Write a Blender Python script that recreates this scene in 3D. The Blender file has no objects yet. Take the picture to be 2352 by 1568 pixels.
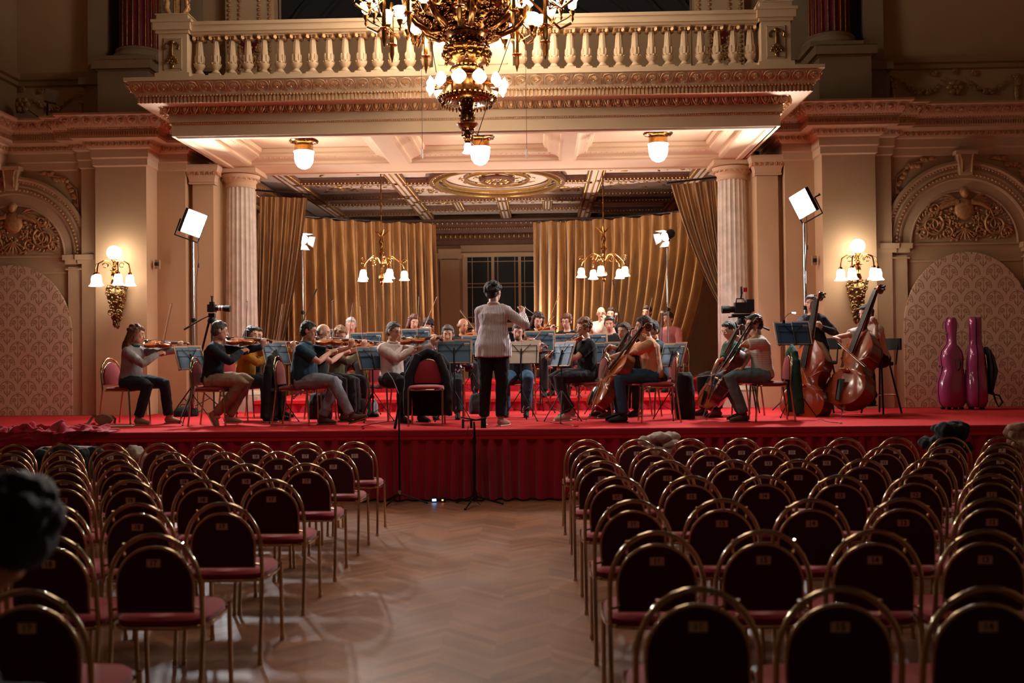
import bpy, math, random
from math import sin, cos, pi, radians, sqrt, atan2, exp
from mathutils import Vector, Matrix, noise
random.seed(7)
sc = bpy.context.scene
col = sc.collection
V = Vector

# ------------------------------------------------------------------ camera
cam_d = bpy.data.cameras.new('camera'); cam = bpy.data.objects.new('camera', cam_d); col.objects.link(cam)
cam_d.sensor_width = 36.0; cam_d.lens = 2287.0 / 2352.0 * 36.0
cam_d.clip_start = 0.05; cam_d.clip_end = 200
cam_d.dof.use_dof = True; cam_d.dof.focus_distance = 13.2; cam_d.dof.aperture_fstop = 2.0
YAW, PIT, ROLL = radians(1.73), radians(0.9), -0.0109
fw = V((-sin(YAW)*cos(PIT), cos(YAW)*cos(PIT), sin(PIT)))
rt = V((cos(YAW), sin(YAW), 0)); up = rt.cross(fw)
rt, up = rt*cos(ROLL)+up*sin(ROLL), -rt*sin(ROLL)+up*cos(ROLL)
CAM = V((0.90, 0.0, 1.63))
cam.matrix_world = Matrix.Translation(CAM) @ Matrix((rt, up, -fw)).transposed().to_4x4()
sc.camera = cam
def at(px, py, Y):
    """point on the plane y = Y seen at that pixel (used once, to read positions off the photograph)"""
    d = rt*((px-1176)/2287) + up*((784-py)/2287) + fw
    return CAM + d*(Y/d.y)
def X(px, Y): return at(px, 800, Y).x

# ------------------------------------------------------------------ colour management, world
sc.view_settings.view_transform = 'Standard'; sc.view_settings.look = 'None'
sc.view_settings.gamma = 1; sc.view_settings.use_curve_mapping = False
sc.view_settings.exposure = 0.42
w = bpy.data.worlds.new('world'); sc.world = w; w.use_nodes = True
w.node_tree.nodes['Background'].inputs[0].default_value = (0.38, 0.42, 0.52, 1)
w.node_tree.nodes['Background'].inputs[1].default_value = 0.03
sc.cycles.use_denoising = True
sc.cycles.max_bounces = 6; sc.cycles.diffuse_bounces = 3; sc.cycles.glossy_bounces = 3
sc.cycles.transmission_bounces = 4; sc.cycles.sample_clamp_indirect = 4.0
sc.cycles.caustics_reflective = False; sc.cycles.caustics_refractive = False

def lamp(name, kind, loc, energy, color, size=0.1, target=None, parent=None, spot=None):
    d = bpy.data.lights.new(name, kind); d.energy = energy; d.color = color
    if kind == 'AREA': d.size = size
    else: d.shadow_soft_size = size
    if spot: d.spot_size = radians(spot); d.spot_blend = 0.6
    o = bpy.data.objects.new(name, d); col.objects.link(o); o.location = loc
    if target is not None: o.rotation_euler = (V(target)-V(loc)).to_track_quat('-Z', 'Y').to_euler()
    if parent: o.parent = parent
    return o
WARM = (1.0, 0.80, 0.60)
# unseen area light added over the audience, for highlights on the chair tubes
lamp('added_hall_light', 'AREA', (.1, 7.0, 5.8), 44, (1.0, .82, .66), 1.7, (.1, 7.0, 0))
# the chandelier as a whole lights the balcony front
lamp('chandelier_light', 'POINT', (0.03, 11.95, 6.75), 300, WARM, 0.5)

# ------------------------------------------------------------------ materials
MATS = {}
def srgb(r, g, b):
    f = lambda c: (c/12.92 if c <= .04045 else ((c+.055)/1.055)**2.4)
    return (f(r/255), f(g/255), f(b/255), 1)
def mat(name, c, rough=.6, metal=0, spec=.5, emit=None, es=0, sheen=0, bump=0, bscale=40, var=0, vscale=6, coat=0, c2=None):
    if name in MATS: return MATS[name]
    m = bpy.data.materials.new(name); m.use_nodes = True; nt = m.node_tree; b = nt.nodes['Principled BSDF']
    b.inputs['Base Color'].default_value = c; b.inputs['Roughness'].default_value = rough
    b.inputs['Metallic'].default_value = metal; b.inputs['Specular IOR Level'].default_value = spec
    if coat: b.inputs['Coat Weight'].default_value = coat; b.inputs['Coat Roughness'].default_value = .12
    if sheen: b.inputs['Sheen Weight'].default_value = sheen
    if emit: b.inputs['Emission Color'].default_value = emit; b.inputs['Emission Strength'].default_value = es
    if var or bump:
        tc = nt.nodes.new('ShaderNodeTexCoord')
        if var:
            n = nt.nodes.new('ShaderNodeTexNoise'); n.inputs['Scale'].default_value = vscale; n.inputs['Detail'].default_value = 6
            nt.links.new(tc.outputs['Object'], n.inputs['Vector'])
            r = nt.nodes.new('ShaderNodeMapRange'); r.inputs[1].default_value = .3; r.inputs[2].default_value = .7
            nt.links.new(n.outputs[0], r.inputs[0])
            mx = nt.nodes.new('ShaderNodeMix'); mx.data_type = 'RGBA'
            mx.inputs[6].default_value = c; mx.inputs[7].default_value = c2 or tuple(x*(1-var) for x in c[:3])+(1,)
            nt.links.new(r.outputs[0], mx.inputs[0]); nt.links.new(mx.outputs[2], b.inputs['Base Color'])
        if bump:
            n2 = nt.nodes.new('ShaderNodeTexNoise'); n2.inputs['Scale'].default_value = bscale; n2.inputs['Detail'].default_value = 4
            nt.links.new(tc.outputs['Object'], n2.inputs['Vector'])
            bp = nt.nodes.new('ShaderNodeBump'); bp.inputs['Strength'].default_value = bump; bp.inputs['Distance'].default_value = .02
            nt.links.new(n2.outputs[0], bp.inputs['Height']); nt.links.new(bp.outputs[0], b.inputs['Normal'])
    MATS[name] = m; return m

class Ex:
    """small arithmetic on node sockets"""
    def __init__(s, nt, v): s.nt, s.v = nt, v
    def op(s, o, *a):
        n = s.nt.nodes.new('ShaderNodeMath'); n.operation = o
        for i, x in enumerate((s,)+a):
            x = x.v if isinstance(x, Ex) else x
            if isinstance(x, (int, float)): n.inputs[i].default_value = x
            else: s.nt.links.new(x, n.inputs[i])
        return Ex(s.nt, n.outputs[0])
    def __add__(s, o): return s.op('ADD', o)
    def __sub__(s, o): return s.op('SUBTRACT', o)
    def __mul__(s, o): return s.op('MULTIPLY', o)
    def __truediv__(s, o): return s.op('DIVIDE', o)
    def floor(s): return s.op('FLOOR')
    def frac(s): return s.op('FRACT')
    def abs(s): return s.op('ABSOLUTE')
    def mod(s, o): return s.op('FLOORED_MODULO', o)
    def sin(s): return s.op('SINE')
    def lt(s, o): return s.op('LESS_THAN', o)
    def max(s, o): return s.op('MAXIMUM', o)
    def min(s, o): return s.op('MINIMUM', o)
def hyp(a, b): return (a*a+b*b).op('SQRT')
def coords(m):
    nt = m.node_tree; tc = nt.nodes.new('ShaderNodeTexCoord'); sp = nt.nodes.new('ShaderNodeSeparateXYZ')
    nt.links.new(tc.outputs['Object'], sp.inputs[0]); return nt, [Ex(nt, o) for o in sp.outputs], tc
def ramp_mix(nt, fac, a, b):
    mx = nt.nodes.new('ShaderNodeMix'); mx.data_type = 'RGBA'
    nt.links.new(fac.v, mx.inputs[0])
    for i, c in ((6, a), (7, b)):
        if isinstance(c, tuple): mx.inputs[i].default_value = c
        else: nt.links.new(c, mx.inputs[i])
    return mx.outputs[2]

# ------------------------------------------------------------------ mesh collector
class MB:
    def __init__(s): s.v = []; s.f = []; s.mi = []; s.T = Matrix(); s.m = 0
    def add(s, vs, fs):
        b = len(s.v); T = s.T
        s.v += [tuple(T @ V(p)) for p in vs]
        s.f += [tuple(b+i for i in f) for f in fs]; s.mi += [s.m]*len(fs)
        return s
    def box(s, c, d, rz=0, taper=1):
        x, y, z = d[0]/2, d[1]/2, d[2]/2; R = Matrix.Rotation(rz, 3, 'Z')
        vs = [V(c)+R @ V((sx*x*(taper if sz > 0 else 1), sy*y*(taper if sz > 0 else 1), sz*z)) for sz in (-1, 1) for sx, sy in ((-1,-1),(1,-1),(1,1),(-1,1))]
        return s.add(vs, [(3,2,1,0),(4,5,6,7),(0,1,5,4),(1,2,6,5),(2,3,7,6),(3,0,4,7)])
    def bx(s, a, b):
        return s.box([(p+q)/2 for p, q in zip(a, b)], [abs(q-p) for p, q in zip(a, b)])
    def tube(s, pts, r, n=8, closed=False, flat=1.0, cap=True, upv=None):
        P = [V(p) for p in pts]; N = len(P)
        rr = r if isinstance(r, list) else [r]*N
        vs = []; prev = None
        for i, p in enumerate(P):
            if closed: t = P[(i+1) % N]-P[i-1]
            else: t = P[min(i+1, N-1)]-P[max(i-1, 0)]
            if t.length < 1e-9: t = V((0, 0, 1))
            t.normalize()
            if prev is None:
                a = V(upv) if upv else (V((0, 0, 1)) if abs(t.z) < .9 else V((1, 0, 0)))
                u = t.cross(a).normalized()
            else:
                u = prev - t*prev.dot(t)
                u = u.normalized() if u.length > 1e-6 else t.orthogonal().normalized()
            prev = u; w2 = t.cross(u)
            for k in range(n):
                an = 2*pi*k/n
                ra = rr[i]
                rx, ry = (ra if isinstance(ra, (tuple, list)) else (ra, ra*flat))
                vs.append(p+u*cos(an)*rx+w2*sin(an)*ry)
        fs = []
        for i in range(N if closed else N-1):
            j = (i+1) % N
            for k in range(n):
                l = (k+1) % n
                fs.append((i*n+k, i*n+l, j*n+l, j*n+k))
        if cap and not closed:
            fs.append(tuple(range(n-1, -1, -1))); fs.append(tuple((N-1)*n+k for k in range(n)))
        return s.add(vs, fs)
    def lathe(s, prof, n=16, c=(0, 0, 0), a0=0, a1=2*pi, flute=None):
        vs = []; full = abs(a1-a0-2*pi) < 1e-6; m = n if full else n+1
        for r, z in prof:
            for k in range(m):
                an = a0+(a1-a0)*k/n; q = r*(flute(an, z) if flute else 1)
                vs.append((c[0]+q*cos(an), c[1]+q*sin(an), c[2]+z))
        fs = []
        for i in range(len(prof)-1):
            for k in range(n):
                l = (k+1) % m
                fs.append((i*m+k, i*m+l, (i+1)*m+l, (i+1)*m+k))
        if full:
            if prof[0][0] > 1e-6: fs.append(tuple(range(m-1, -1, -1)))
            if prof[-1][0] > 1e-6: fs.append(tuple((len(prof)-1)*m+k for k in range(m)))
        return s.add(vs, fs)
    def ell(s, c, r, n=10, m=6, R=None):
        if isinstance(r, (int, float)): r = (r, r, r)
        c = V(c); vs = []
        for i in range(m+1):
            th = pi*i/m
            for k in range(n):
                an = 2*pi*k/n
                p = V((r[0]*sin(th)*cos(an), r[1]*sin(th)*sin(an), -r[2]*cos(th)))
                vs.append(c+(R @ p if R is not None else p))
        fs = [(i*n+k, i*n+(k+1) % n, (i+1)*n+(k+1) % n, (i+1)*n+k) for i in range(m) for k in range(n)]
        return s.add(vs, fs)
    def poly(s, pts, d):
        """extrude polygon pts (3D) by vector d"""
        n = len(pts); d = V(d)
        vs = [V(p) for p in pts]+[V(p)+d for p in pts]
        return s.add(vs, [tuple(range(n-1, -1, -1)), tuple(range(n, 2*n))]+[(i, (i+1) % n, (i+1) % n+n, i+n) for i in range(n)])
    def grid(s, fn, nu, nv):
        vs = [fn(i/nu, j/nv) for j in range(nv+1) for i in range(nu+1)]
        w_ = nu+1
        return s.add(vs, [(j*w_+i, j*w_+i+1, (j+1)*w_+i+1, (j+1)*w_+i) for j in range(nv) for i in range(nu)])
    def sweep(s, prof, path, closed=False):
        """prof = [(out, z)], path = [(x, y)] with 'out' to the right of travel; mitred corners"""
        N = len(path); vs = []
        for i, p in enumerate(path):
            p = V(p)
            d0 = (p-V(path[i-1])).normalized() if (i > 0 or closed) else None
            d1 = (V(path[(i+1) % N])-p).normalized() if (i < N-1 or closed) else None
            if d0 is None: d0 = d1
            if d1 is None: d1 = d0
            n0 = V((d0.y, -d0.x)); n1 = V((d1.y, -d1.x)); b = (n0+n1)
            if b.length < 1e-6: b = n0
            b.normalize(); k = 1/max(.3, b.dot(n0))
            for o, z in prof: vs.append((p.x+b.x*o*k, p.y+b.y*o*k, z))
        m = len(prof); fs = []
        for i in range(N if closed else N-1):
            j = (i+1) % N
            for k in range(m-1): fs.append((i*m+k, i*m+k+1, j*m+k+1, j*m+k))
        return s.add(vs, fs)
    def mesh(s, name, mats, smooth=35):
        me = bpy.data.meshes.new(name); me.from_pydata(s.v, [], s.f)
        for m_ in (mats if isinstance(mats, (list, tuple)) else [mats]): me.materials.append(m_)
        if any(s.mi): me.polygons.foreach_set('material_index', s.mi)
        if smooth:
            me.polygons.foreach_set('use_smooth', [True]*len(me.polygons))
            if smooth < 180: me.set_sharp_from_angle(angle=radians(smooth))
        me.update(); return me
    def build(s, name, mats, parent=None, smooth=35):
        return put(name, s.mesh(name, mats, smooth), parent)

def put(name, me, parent=None):
    o = bpy.data.objects.new(name, me); col.objects.link(o)
    if parent is not None:
        o.parent = parent; o.matrix_parent_inverse = Matrix()
        if parent.type != 'EMPTY' or True:
            pass
    return o
def tag(o, label=None, cat=None, group=None, kind=None):
    if label: o['label'] = label
    if cat: o['category'] = cat
    if group: o['group'] = group
    if kind: o['kind'] = kind
    return o
def thing(name, label, cat, loc=(0, 0, 0), rz=0, group=None):
    o = bpy.data.objects.new(name, None); col.objects.link(o); o.empty_display_size = .1
    o.location = loc; o.rotation_euler = (0, 0, rz); tag(o, label, cat, group); return o
def kids(o): return [c for c in bpy.data.objects if c.parent == o]
def copy_tree(o, parent=None, tree=None):
    c = o.copy(); col.objects.link(c)
    if parent is not None: c.parent = parent
    for ch in o.children: copy_tree(ch, c)
    return c
def dup(o, loc, rz=0, label=None, group=None, scale=None):
    c = copy_tree(o); c.location = loc; c.rotation_euler = (0, 0, rz)
    if label: c['label'] = label
    if group: c['group'] = group
    if scale: c.scale = scale
    return c
def struct(name, mb, m, parent=None, smooth=35, label=None):
    o = mb.build(name, m, parent, smooth)
    if parent is None: o['kind'] = 'structure'
    if label: o['label'] = label
    return o
def remesh(mb, name, m, voxel=.008, smooth=3, fac=.5):
    me = mb.mesh(name+'_raw', m, 180); o = bpy.data.objects.new('tmp', me); col.objects.link(o)
    r = o.modifiers.new('r', 'REMESH'); r.mode = 'VOXEL'; r.voxel_size = voxel; r.use_smooth_shade = True
    if smooth:
        q = o.modifiers.new('s', 'SMOOTH'); q.factor = fac; q.iterations = smooth
    dg = bpy.context.evaluated_depsgraph_get(); dg.update()
    out = bpy.data.meshes.new_from_object(o.evaluated_get(dg)); out.name = name
    bpy.data.objects.remove(o); bpy.data.meshes.remove(me)
    out.polygons.foreach_set('use_smooth', [True]*len(out.polygons))
    return out

# ------------------------------------------------------------------ palette
PLASTER = mat('plaster', srgb(206, 172, 134), .75, var=.10, vscale=1.2)
STONE = mat('stucco', srgb(214, 182, 146), .7, var=.08, vscale=2)
SAND = mat('sand_plaster', srgb(184, 152, 116), .75, var=.12, vscale=2)
GILT = mat('gilt', srgb(196, 150, 84), .32, .85, var=.35, vscale=30, c2=srgb(120, 84, 50))
RELIEF = mat('relief', srgb(216, 176, 136), .42, .25, var=.3, vscale=26, c2=srgb(190, 130, 66))
OLIVE = mat('olive_plaster', srgb(160, 138, 112), .8, var=.15, vscale=3)
BRASS = mat('brass', srgb(190, 140, 80), .18, 1, var=.25, vscale=20)
ANTIQ = mat('antique_brass', srgb(168, 136, 90), .34, .9, var=.45, vscale=24, c2=srgb(84, 62, 40))
BRONZE = mat('bronze', srgb(168, 112, 56), .25, 1, var=.5, vscale=22, c2=srgb(70, 42, 24))
CHGOLD = mat('chair_gold', srgb(200, 178, 146), .15, 1)
REDV = mat('red_upholstery', srgb(150, 18, 38), .85, sheen=.3, bump=.1, bscale=300)
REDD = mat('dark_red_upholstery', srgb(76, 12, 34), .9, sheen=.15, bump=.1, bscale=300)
CARPET = mat('red_carpet', srgb(214, 30, 36), .95, bump=.3, bscale=160, var=.14, vscale=2.5)
VELVET = mat('burgundy_velvet', srgb(172, 16, 48), .8, spec=.3, sheen=.2)
BLACK = mat('black_metal', srgb(18, 18, 20), .35, .2)
MATTE = mat('black_matte', srgb(16, 17, 20), .8)
CHROME = mat('chrome', srgb(200, 200, 205), .15, 1)
def glow(name, c, s): return mat(name, c, .3, emit=c, es=s)
GLOBE = glow('lamp_glass', (1.0, .87, .71, 1), 14)
DOME = glow('dome_glass', (1.0, .89, .77, 1), 30)
BULB = glow('lamp_flower_glass', (1.0, .87, .72, 1), 24)
SHADE = glow('bell_glass', (1.0, .86, .72, 1), 9)
LEDM = glow('led_panel', (1.0, .98, .98, 1), 430)
PAPER = mat('paper', srgb(226, 214, 200), .7)
FOLDER = mat('tan_folder', srgb(188, 146, 110), .7)
BLUE = mat('blue_folder', srgb(56, 90, 116), .55)
# ================================================================== materials of the setting
def parquet():
    m = mat('parquet', srgb(150, 96, 62), .4); nt, (x, y, z), tc = coords(m); b = nt.nodes['Principled BSDF']
    u = x/0.62; k = (u.frac()*2-1).abs()            # chevron folds
    v = (y+k*0.30)/0.085
    idx = v.floor()+(u*2).floor()*17.3
    wn = nt.nodes.new('ShaderNodeTexWhiteNoise'); wn.noise_dimensions = '1D'; nt.links.new(idx.v, wn.inputs['W'])
    c1 = ramp_mix(nt, Ex(nt, wn.outputs[0]), srgb(158, 104, 68), srgb(122, 76, 50))
    ns = nt.nodes.new('ShaderNodeTexNoise'); ns.inputs['Scale'].default_value = 1.1; ns.inputs['Detail'].default_value = 5
    nt.links.new(tc.outputs['Object'], ns.inputs['Vector'])
    c2 = ramp_mix(nt, (Ex(nt, ns.outputs[0])-.35)*1.6, c1, srgb(100, 66, 48))
    seam = (v.frac()-.5).abs()-.47; seam = seam.max(0)*12
    c3 = ramp_mix(nt, seam, c2, srgb(60, 38, 26))
    nt.links.new(c3, b.inputs['Base Color'])
    r = Ex(nt, ns.outputs[0])*.25+.36; nt.links.new(r.v, b.inputs['Roughness'])
    return m
PARQ = parquet()
def damask():
    m = mat('damask_panel', srgb(190, 150, 120), .62); nt, (x, y, z), tc = coords(m); b = nt.nodes['Principled BSDF']
    W, H = .335, .40
    lines = None
    for off in (0, .5):
        u = ((x/W+off).frac()-.5).abs()*W            # distance from the motif's axis
        v = ((z/H+off).frac()-.5)*H
        def ring(cx, cy, r, t): return ((hyp(u-cx, v-cy)-r).abs()).lt(t)
        L = [ring(.062, .052, .030, .0045), ring(.058, .055, .015, .005), ring(.100, .015, .018, .004),
             ring(0, -.02, .045, .006)*Ex(nt, v.v).lt(-.01), hyp(u*1.8, v+.03).lt(.020), hyp(u, v-.12).lt(.012),
             u.lt(.0045)*(v-.02).abs().lt(.105), ((u-(v+.09).abs()*.55)).abs().lt(.005)*(v+.03).abs().lt(.07),
             ring(.03, .135, .028, .004)*Ex(nt, u.v).lt(.03)]
        for q in L: lines = q if lines is None else lines.max(q)
        arch = ((hyp(u*1.0, v-.02)-.118).abs()).lt(.007)*Ex(nt, (v*-1).v).lt(.01)
        lines = lines.max(arch)
    ns = nt.nodes.new('ShaderNodeTexNoise'); ns.inputs['Scale'].default_value = 1.3; nt.links.new(tc.outputs['Object'], ns.inputs['Vector'])
    base = ramp_mix(nt, Ex(nt, ns.outputs[0]), srgb(244, 216, 190), srgb(228, 196, 168))
    c = ramp_mix(nt, lines*.85, base, srgb(172, 122, 80)); nt.links.new(c, b.inputs['Base Color'])
    return m
DAMASK = damask()
def gold_cloth():
    m = mat('gold_satin', srgb(140, 96, 48), .42, .25, sheen=.2); nt, (x, y, z), tc = coords(m); b = nt.nodes['Principled BSDF']
    ns = nt.nodes.new('ShaderNodeTexNoise'); ns.inputs['Scale'].default_value = 9; ns.inputs['Detail'].default_value = 5
    mp = nt.nodes.new('ShaderNodeMapping'); mp.inputs['Scale'].default_value = (1, 1, .25)
    nt.links.new(tc.outputs['Object'], mp.inputs[0]); nt.links.new(mp.outputs[0], ns.inputs['Vector'])
    c = ramp_mix(nt, (Ex(nt, ns.outputs[0])-.3)*2, srgb(128, 88, 46), srgb(176, 130, 70)); nt.links.new(c, b.inputs['Base Color'])
    return m
SATIN = gold_cloth()
MARB = mat('column_marble', srgb(222, 208, 192), .45, var=.25, vscale=7)
REDM = mat('red_marble', srgb(120, 22, 34), .35, var=.5, vscale=9)
DARKG = mat('dark_green_glass', srgb(14, 28, 32), .35, spec=.25)
DKWALL = mat('dark_vault', srgb(64, 62, 66), .8)
FRAMEP = mat('window_paint', srgb(206, 184, 150), .6)
COFF = mat('coffer_plaster', srgb(196, 172, 158), .6, var=.15, vscale=5)
COFFD = mat('coffer_brown', srgb(112, 72, 54), .5, var=.3, vscale=9)
COFG = mat('coffer_gold', srgb(200, 160, 100), .3, .7, var=.3, vscale=30)

# ================================================================== ornament helpers
def walk(path, o, step, skip=0.0):
    """evenly spaced (x, y, angle) along a plan path offset by o to its right"""
    N = len(path); P = []
    for i, p in enumerate(path):
        p = V(p); d0 = (p-V(path[i-1])).normalized() if i > 0 else None
        d1 = (V(path[i+1])-p).normalized() if i < N-1 else None
        d0 = d0 or d1; d1 = d1 or d0
        n0 = V((d0.y, -d0.x)); b = (n0+V((d1.y, -d1.x))).normalized()
        P.append(p+b*o/max(.3, b.dot(n0)))
    out = []
    for a, b in zip(P, P[1:]):
        L = (b-a).length; n = max(1, int(round(L/step)))
        if L < step*.6: continue
        d = (b-a)/L; an = atan2(d.y, d.x)
        for i in range(n): q = a+d*(L*(i+.5)/n); out.append((q.x, q.y, an))
    return out
def put_along(mb, path, o, z, step, fn):
    T0 = mb.T.copy()
    for x, y, an in walk(path, o, step):
        mb.T = T0 @ Matrix.Translation((x, y, z)) @ Matrix.Rotation(an, 4, 'Z'); fn(mb, step)
    mb.T = T0
# local frame of an ornament: x along the band, -y outward, z up
def bead(mb, s): mb.ell((0, 0, 0), (s*.42, s*.36, s*.36), 6, 4)
def egg(mb, s):
    mb.ell((0, 0, 0), (s*.26, s*.26, s*.42), 8, 5)
    mb.tube([(-s*.42, .0, s*.42), (-s*.36, -.2*s, -s*.05), (-s*.15, -.2*s, -s*.45), (s*.15, -.2*s, -s*.45), (s*.36, -.2*s, -s*.05), (s*.42, 0, s*.42)], s*.055, 4)
    mb.ell((s*.5, -.05*s, -s*.1), (s*.07, s*.1, s*.35), 5, 4)
def dentil(mb, s): mb.box((0, 0, 0), (s*.5, .03, s*1.5))
def shell(mb, s):
    T = mb.T.copy(); mb.T = T @ Matrix.Rotation(radians(35), 4, 'X')
    n = 7
    for k in range(n):
        a = radians(-60+120*k/(n-1)); d = V((sin(a), 0, cos(a)))
        c = d*s*.17; R = Matrix((V((d.z, 0, -d.x)), V((0, 1, 0)), d)).transposed()
        mb.ell(c+V((0, -.012, -s*.08)), (s*.055, s*.07, s*.17), 5, 4, R)
    mb.ell((0, -.02, -s*.1), (s*.07, s*.07, s*.07), 6, 4)
    mb.tube([(-s*.2, 0, -s*.36), (-s*.37, -.01, -s*.2), (-s*.41, -.015, s*.05), (-s*.28, -.01, s*.3), (0, -.01, s*.37), (s*.28, -.01, s*.3), (s*.41, -.015, s*.05), (s*.37, -.01, -s*.2), (s*.2, 0, -s*.36)], s*.035, 5)
    mb.tube([(s*.5, 0, -s*.36), (s*.5, -.01, s*.36)], [s*.05, s*.03], 5)
    mb.T = T
def spiral(c, r, turns, a0, sgn, y=0, n=26):
    return [(c[0]+sgn*r*(1-.9*i/n)*cos(a0+2*pi*turns*i/n), y, c[1]+r*(1-.9*i/n)*sin(a0+2*pi*turns*i/n)) for i in range(n+1)]
def scrollwork(mb, w, h, seed=1, dens=1.0, t=.016):
    """symmetrical relief of acanthus scrolls filling w x h, centred on x=0, z from 0"""
    rnd = random.Random(seed)
    for s in (-1, 1):
        for (cx, cz, r, tr, a0) in ((.24, .40, .20, 1.6, 2.6), (.40, .22, .12, 1.4, .6), (.12, .70, .10, 1.2, 1.5), (.33, .70, .09, 1.3, 4), (.10, .15, .10, 1.1, 3.3)):
            mb.tube(spiral((s*cx*w, cz*h), r*h*1.1, tr, a0, s, -.012), [t*(1-.6*i/26) for i in range(27)], 5)
            for k in range(int(7*dens)):
                a = a0+k*.9; q = r*h*1.15
                mb.ell((s*(cx*w)+s*q*cos(a), -.012, cz*h+q*sin(a)), (t*2.2, t, t*1.1), 6, 4, Matrix.Rotation(-a*s+rnd.random(), 3, 'Y'))
            mb.ell((s*cx*w, -.02, cz*h), (t*2, t*1.6, t*2), 6, 4)
def garland(mb, x0, x1, z, sag, r=.03, n=16, seed=3):
    rnd = random.Random(seed)
    for i in range(n+1):
        u = i/n; x = x0+(x1-x0)*u; zz = z-sag*4*u*(1-u); q = r*(.55+1.1*(4*u*(1-u))*.6)
        for k in range(3):
            mb.ell((x+rnd.uniform(-q, q), -q*.6, zz+rnd.uniform(-q, q)), (q*.62, q*.55, q*.62), 6, 4)
def rosette(mb, c, r):
    for k in range(6):
        a = k*pi/3; mb.ell((c[0]+r*.6*cos(a), c[1]-.01, c[2]+r*.6*sin(a)), (r*.42, r*.3, r*.42), 6, 4)
    mb.ell((c[0], c[1]-.02, c[2]), r*.32, 6, 4)

# ================================================================== floor, side walls, ceiling of the hall
m = MB(); m.bx((-11, -4, -.1), (11, 16, 0)); struct('floor', m, PARQ, label='chevron parquet floor of the hall')
m = MB(); m.bx((-11, -4, 11), (11, 25, 11.2)); struct('ceiling', m, mat('hall_ceiling', srgb(92, 76, 66), .85))
m = MB(); m.bx((-11.2, -4, 0), (-11, 16, 11)); struct('wall_left', m, SAND)
m = MB(); m.bx((11, -4, 0), (11.2, 16, 11)); struct('wall_right', m, SAND)
m = MB(); m.bx((-11, -4.2, 0), (11, -4, 11)); struct('wall_back', m, mat('hall_rear_wall', srgb(96, 78, 66), .85))

# ================================================================== the arch wall
WP = {}
def half(s):
    """plan of the lower wall on one side, from outside inwards (x positive), mirrored by s"""
    return [(x*s, y) for x, y in ((10.9, 15.25), (6.18, 15.25), (6.18, 15.12), (5.90, 15.12), (5.90, 14.98), (5.11, 14.98), (5.11, 15.40), (4.66, 15.40), (4.66, 15.62), (4.58, 15.62), (4.58, 15.50), (4.25, 15.50), (4.25, 15.95), (4.0, 15.95), (4.0, 17.0))]
left = half(-1); left = [(-7.45, 1.5), (-7.45, 15.25)] + left[1:]
right = half(1)[::-1]
wl = MB()
for s, P in ((-1, half(-1)), (1, right)):
    wl.sweep([(0, 0), (0, 4.66)], P)
    wl.m = 0
# the wall of the arcade is opened by nothing visible; the upper storey stands further back
for s in (-1, 1):
    wl.bx((s*6.25, 15.62, 5.3), (s*11, 15.8, 11))
    wl.bx((s*3.4, 16.25, 5.0), (s*6.3, 16.45, 11))
    wl.bx((s*4.95, 15.35, 5.3), (s*6.0, 16.3, 5.5))
struct('wall_front', wl, PLASTER, label='peach plaster wall with pilasters on both sides of the stage arch')
ENT = [(0, 4.60), (.03, 4.62), (.03, 4.72), (.05, 4.74), (.05, 4.86), (.09, 4.88), (.10, 4.91), (.15, 4.98), (.27, 4.99), (.27, 5.12), (.30, 5.14), (.33, 5.20), (.41, 5.28), (.44, 5.30), (.44, 5.33), (-.6, 5.36)]
def entab(P, name):
    e = MB(); e.sweep(ENT, P); o = struct(name, e, STONE, label='stepped cornice with rows of gilded eggs, beads and shells')
    g = MB()
    put_along(g, P, .125, 4.935, .085, egg); put_along(g, P, .29, 5.135, .042, bead)
    put_along(g, P, .275, 5.055, .036, dentil); put_along(g, P, .37, 5.22, .165, shell)
    g.build('gilded_ornament', RELIEF, o, 60)
    return o
entab(left[:10]+[(-4.66, 17)], 'trim_1'); entab([(4.66, 17)]+right[right.index((4.66, 15.40)):-1] + [(10.9, 15.25)], 'trim_2')
# upper part of the gallery on the left, above its beam
m = MB(); m.bx((-7.65, 1.5, 4.62), (-7.45, 15.3, 5.0)); m.bx((-7.65, 1.5, 5.3), (-7.45, 15.62, 11))
struct('trim_3', m, SAND, label='beam and upper wall of the side gallery')
# dado with frieze in the upper storey
for s, nm in ((-1, 'trim_4'), (1, 'trim_5')):
    P = [(-7.45, 2), (-7.45, 15.62), (-6.2, 15.62)] if s < 0 else [(6.2, 15.62), (10.9, 15.62)]
    m = MB(); m.sweep([(0, 6.02), (.05, 6.04), (.05, 6.10), (.10, 6.12), (.12, 6.18), (.12, 6.22), (0, 6.24)], P); m.sweep([(0, 5.36), (.06, 5.36), (.06, 5.42), (0, 5.44)], P)
    m.bx((s*6.2, 15.5, 5.36), (s*6.32, 15.62, 6.04))
    o = struct(nm, m, SAND, label='frieze of garlands under a plain moulding')
    g = MB()
    g.T = Matrix.Translation((s*7.35, 15.60, 5.44))
    rosette(g, (0, 0, .30), .13); garland(g, -.85, -.15, .45, .22); garland(g, .15, .85, .45, .22, seed=5)
    for q in (-.95, .95): rosette(g, (q, 0, .45), .06); garland(g, q, q+.01, .35, .0); g.ell((q, 0, .2), (.04, .03, .16), 6, 4)
    for q in (-.3, .3, .0): rosette(g, (q, 0, .55-.1*abs(q)), .05)
    if s > 0:
        g.T = Matrix.Translation((s*9.6, 15.60, 5.44)); garland(g, -.85, -.15, .45, .22); rosette(g, (0, 0, .30), .13)
    else:
        g.T = Matrix.Translation((-7.43, 14.2, 5.44)) @ Matrix.Rotation(radians(90), 4, 'Z')
        rosette(g, (0, 0, .30), .13); garland(g, -.85, -.15, .45, .22); garland(g, .15, .85, .45, .22)
    g.build('garland_relief', RELIEF, o, 60)

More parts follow.
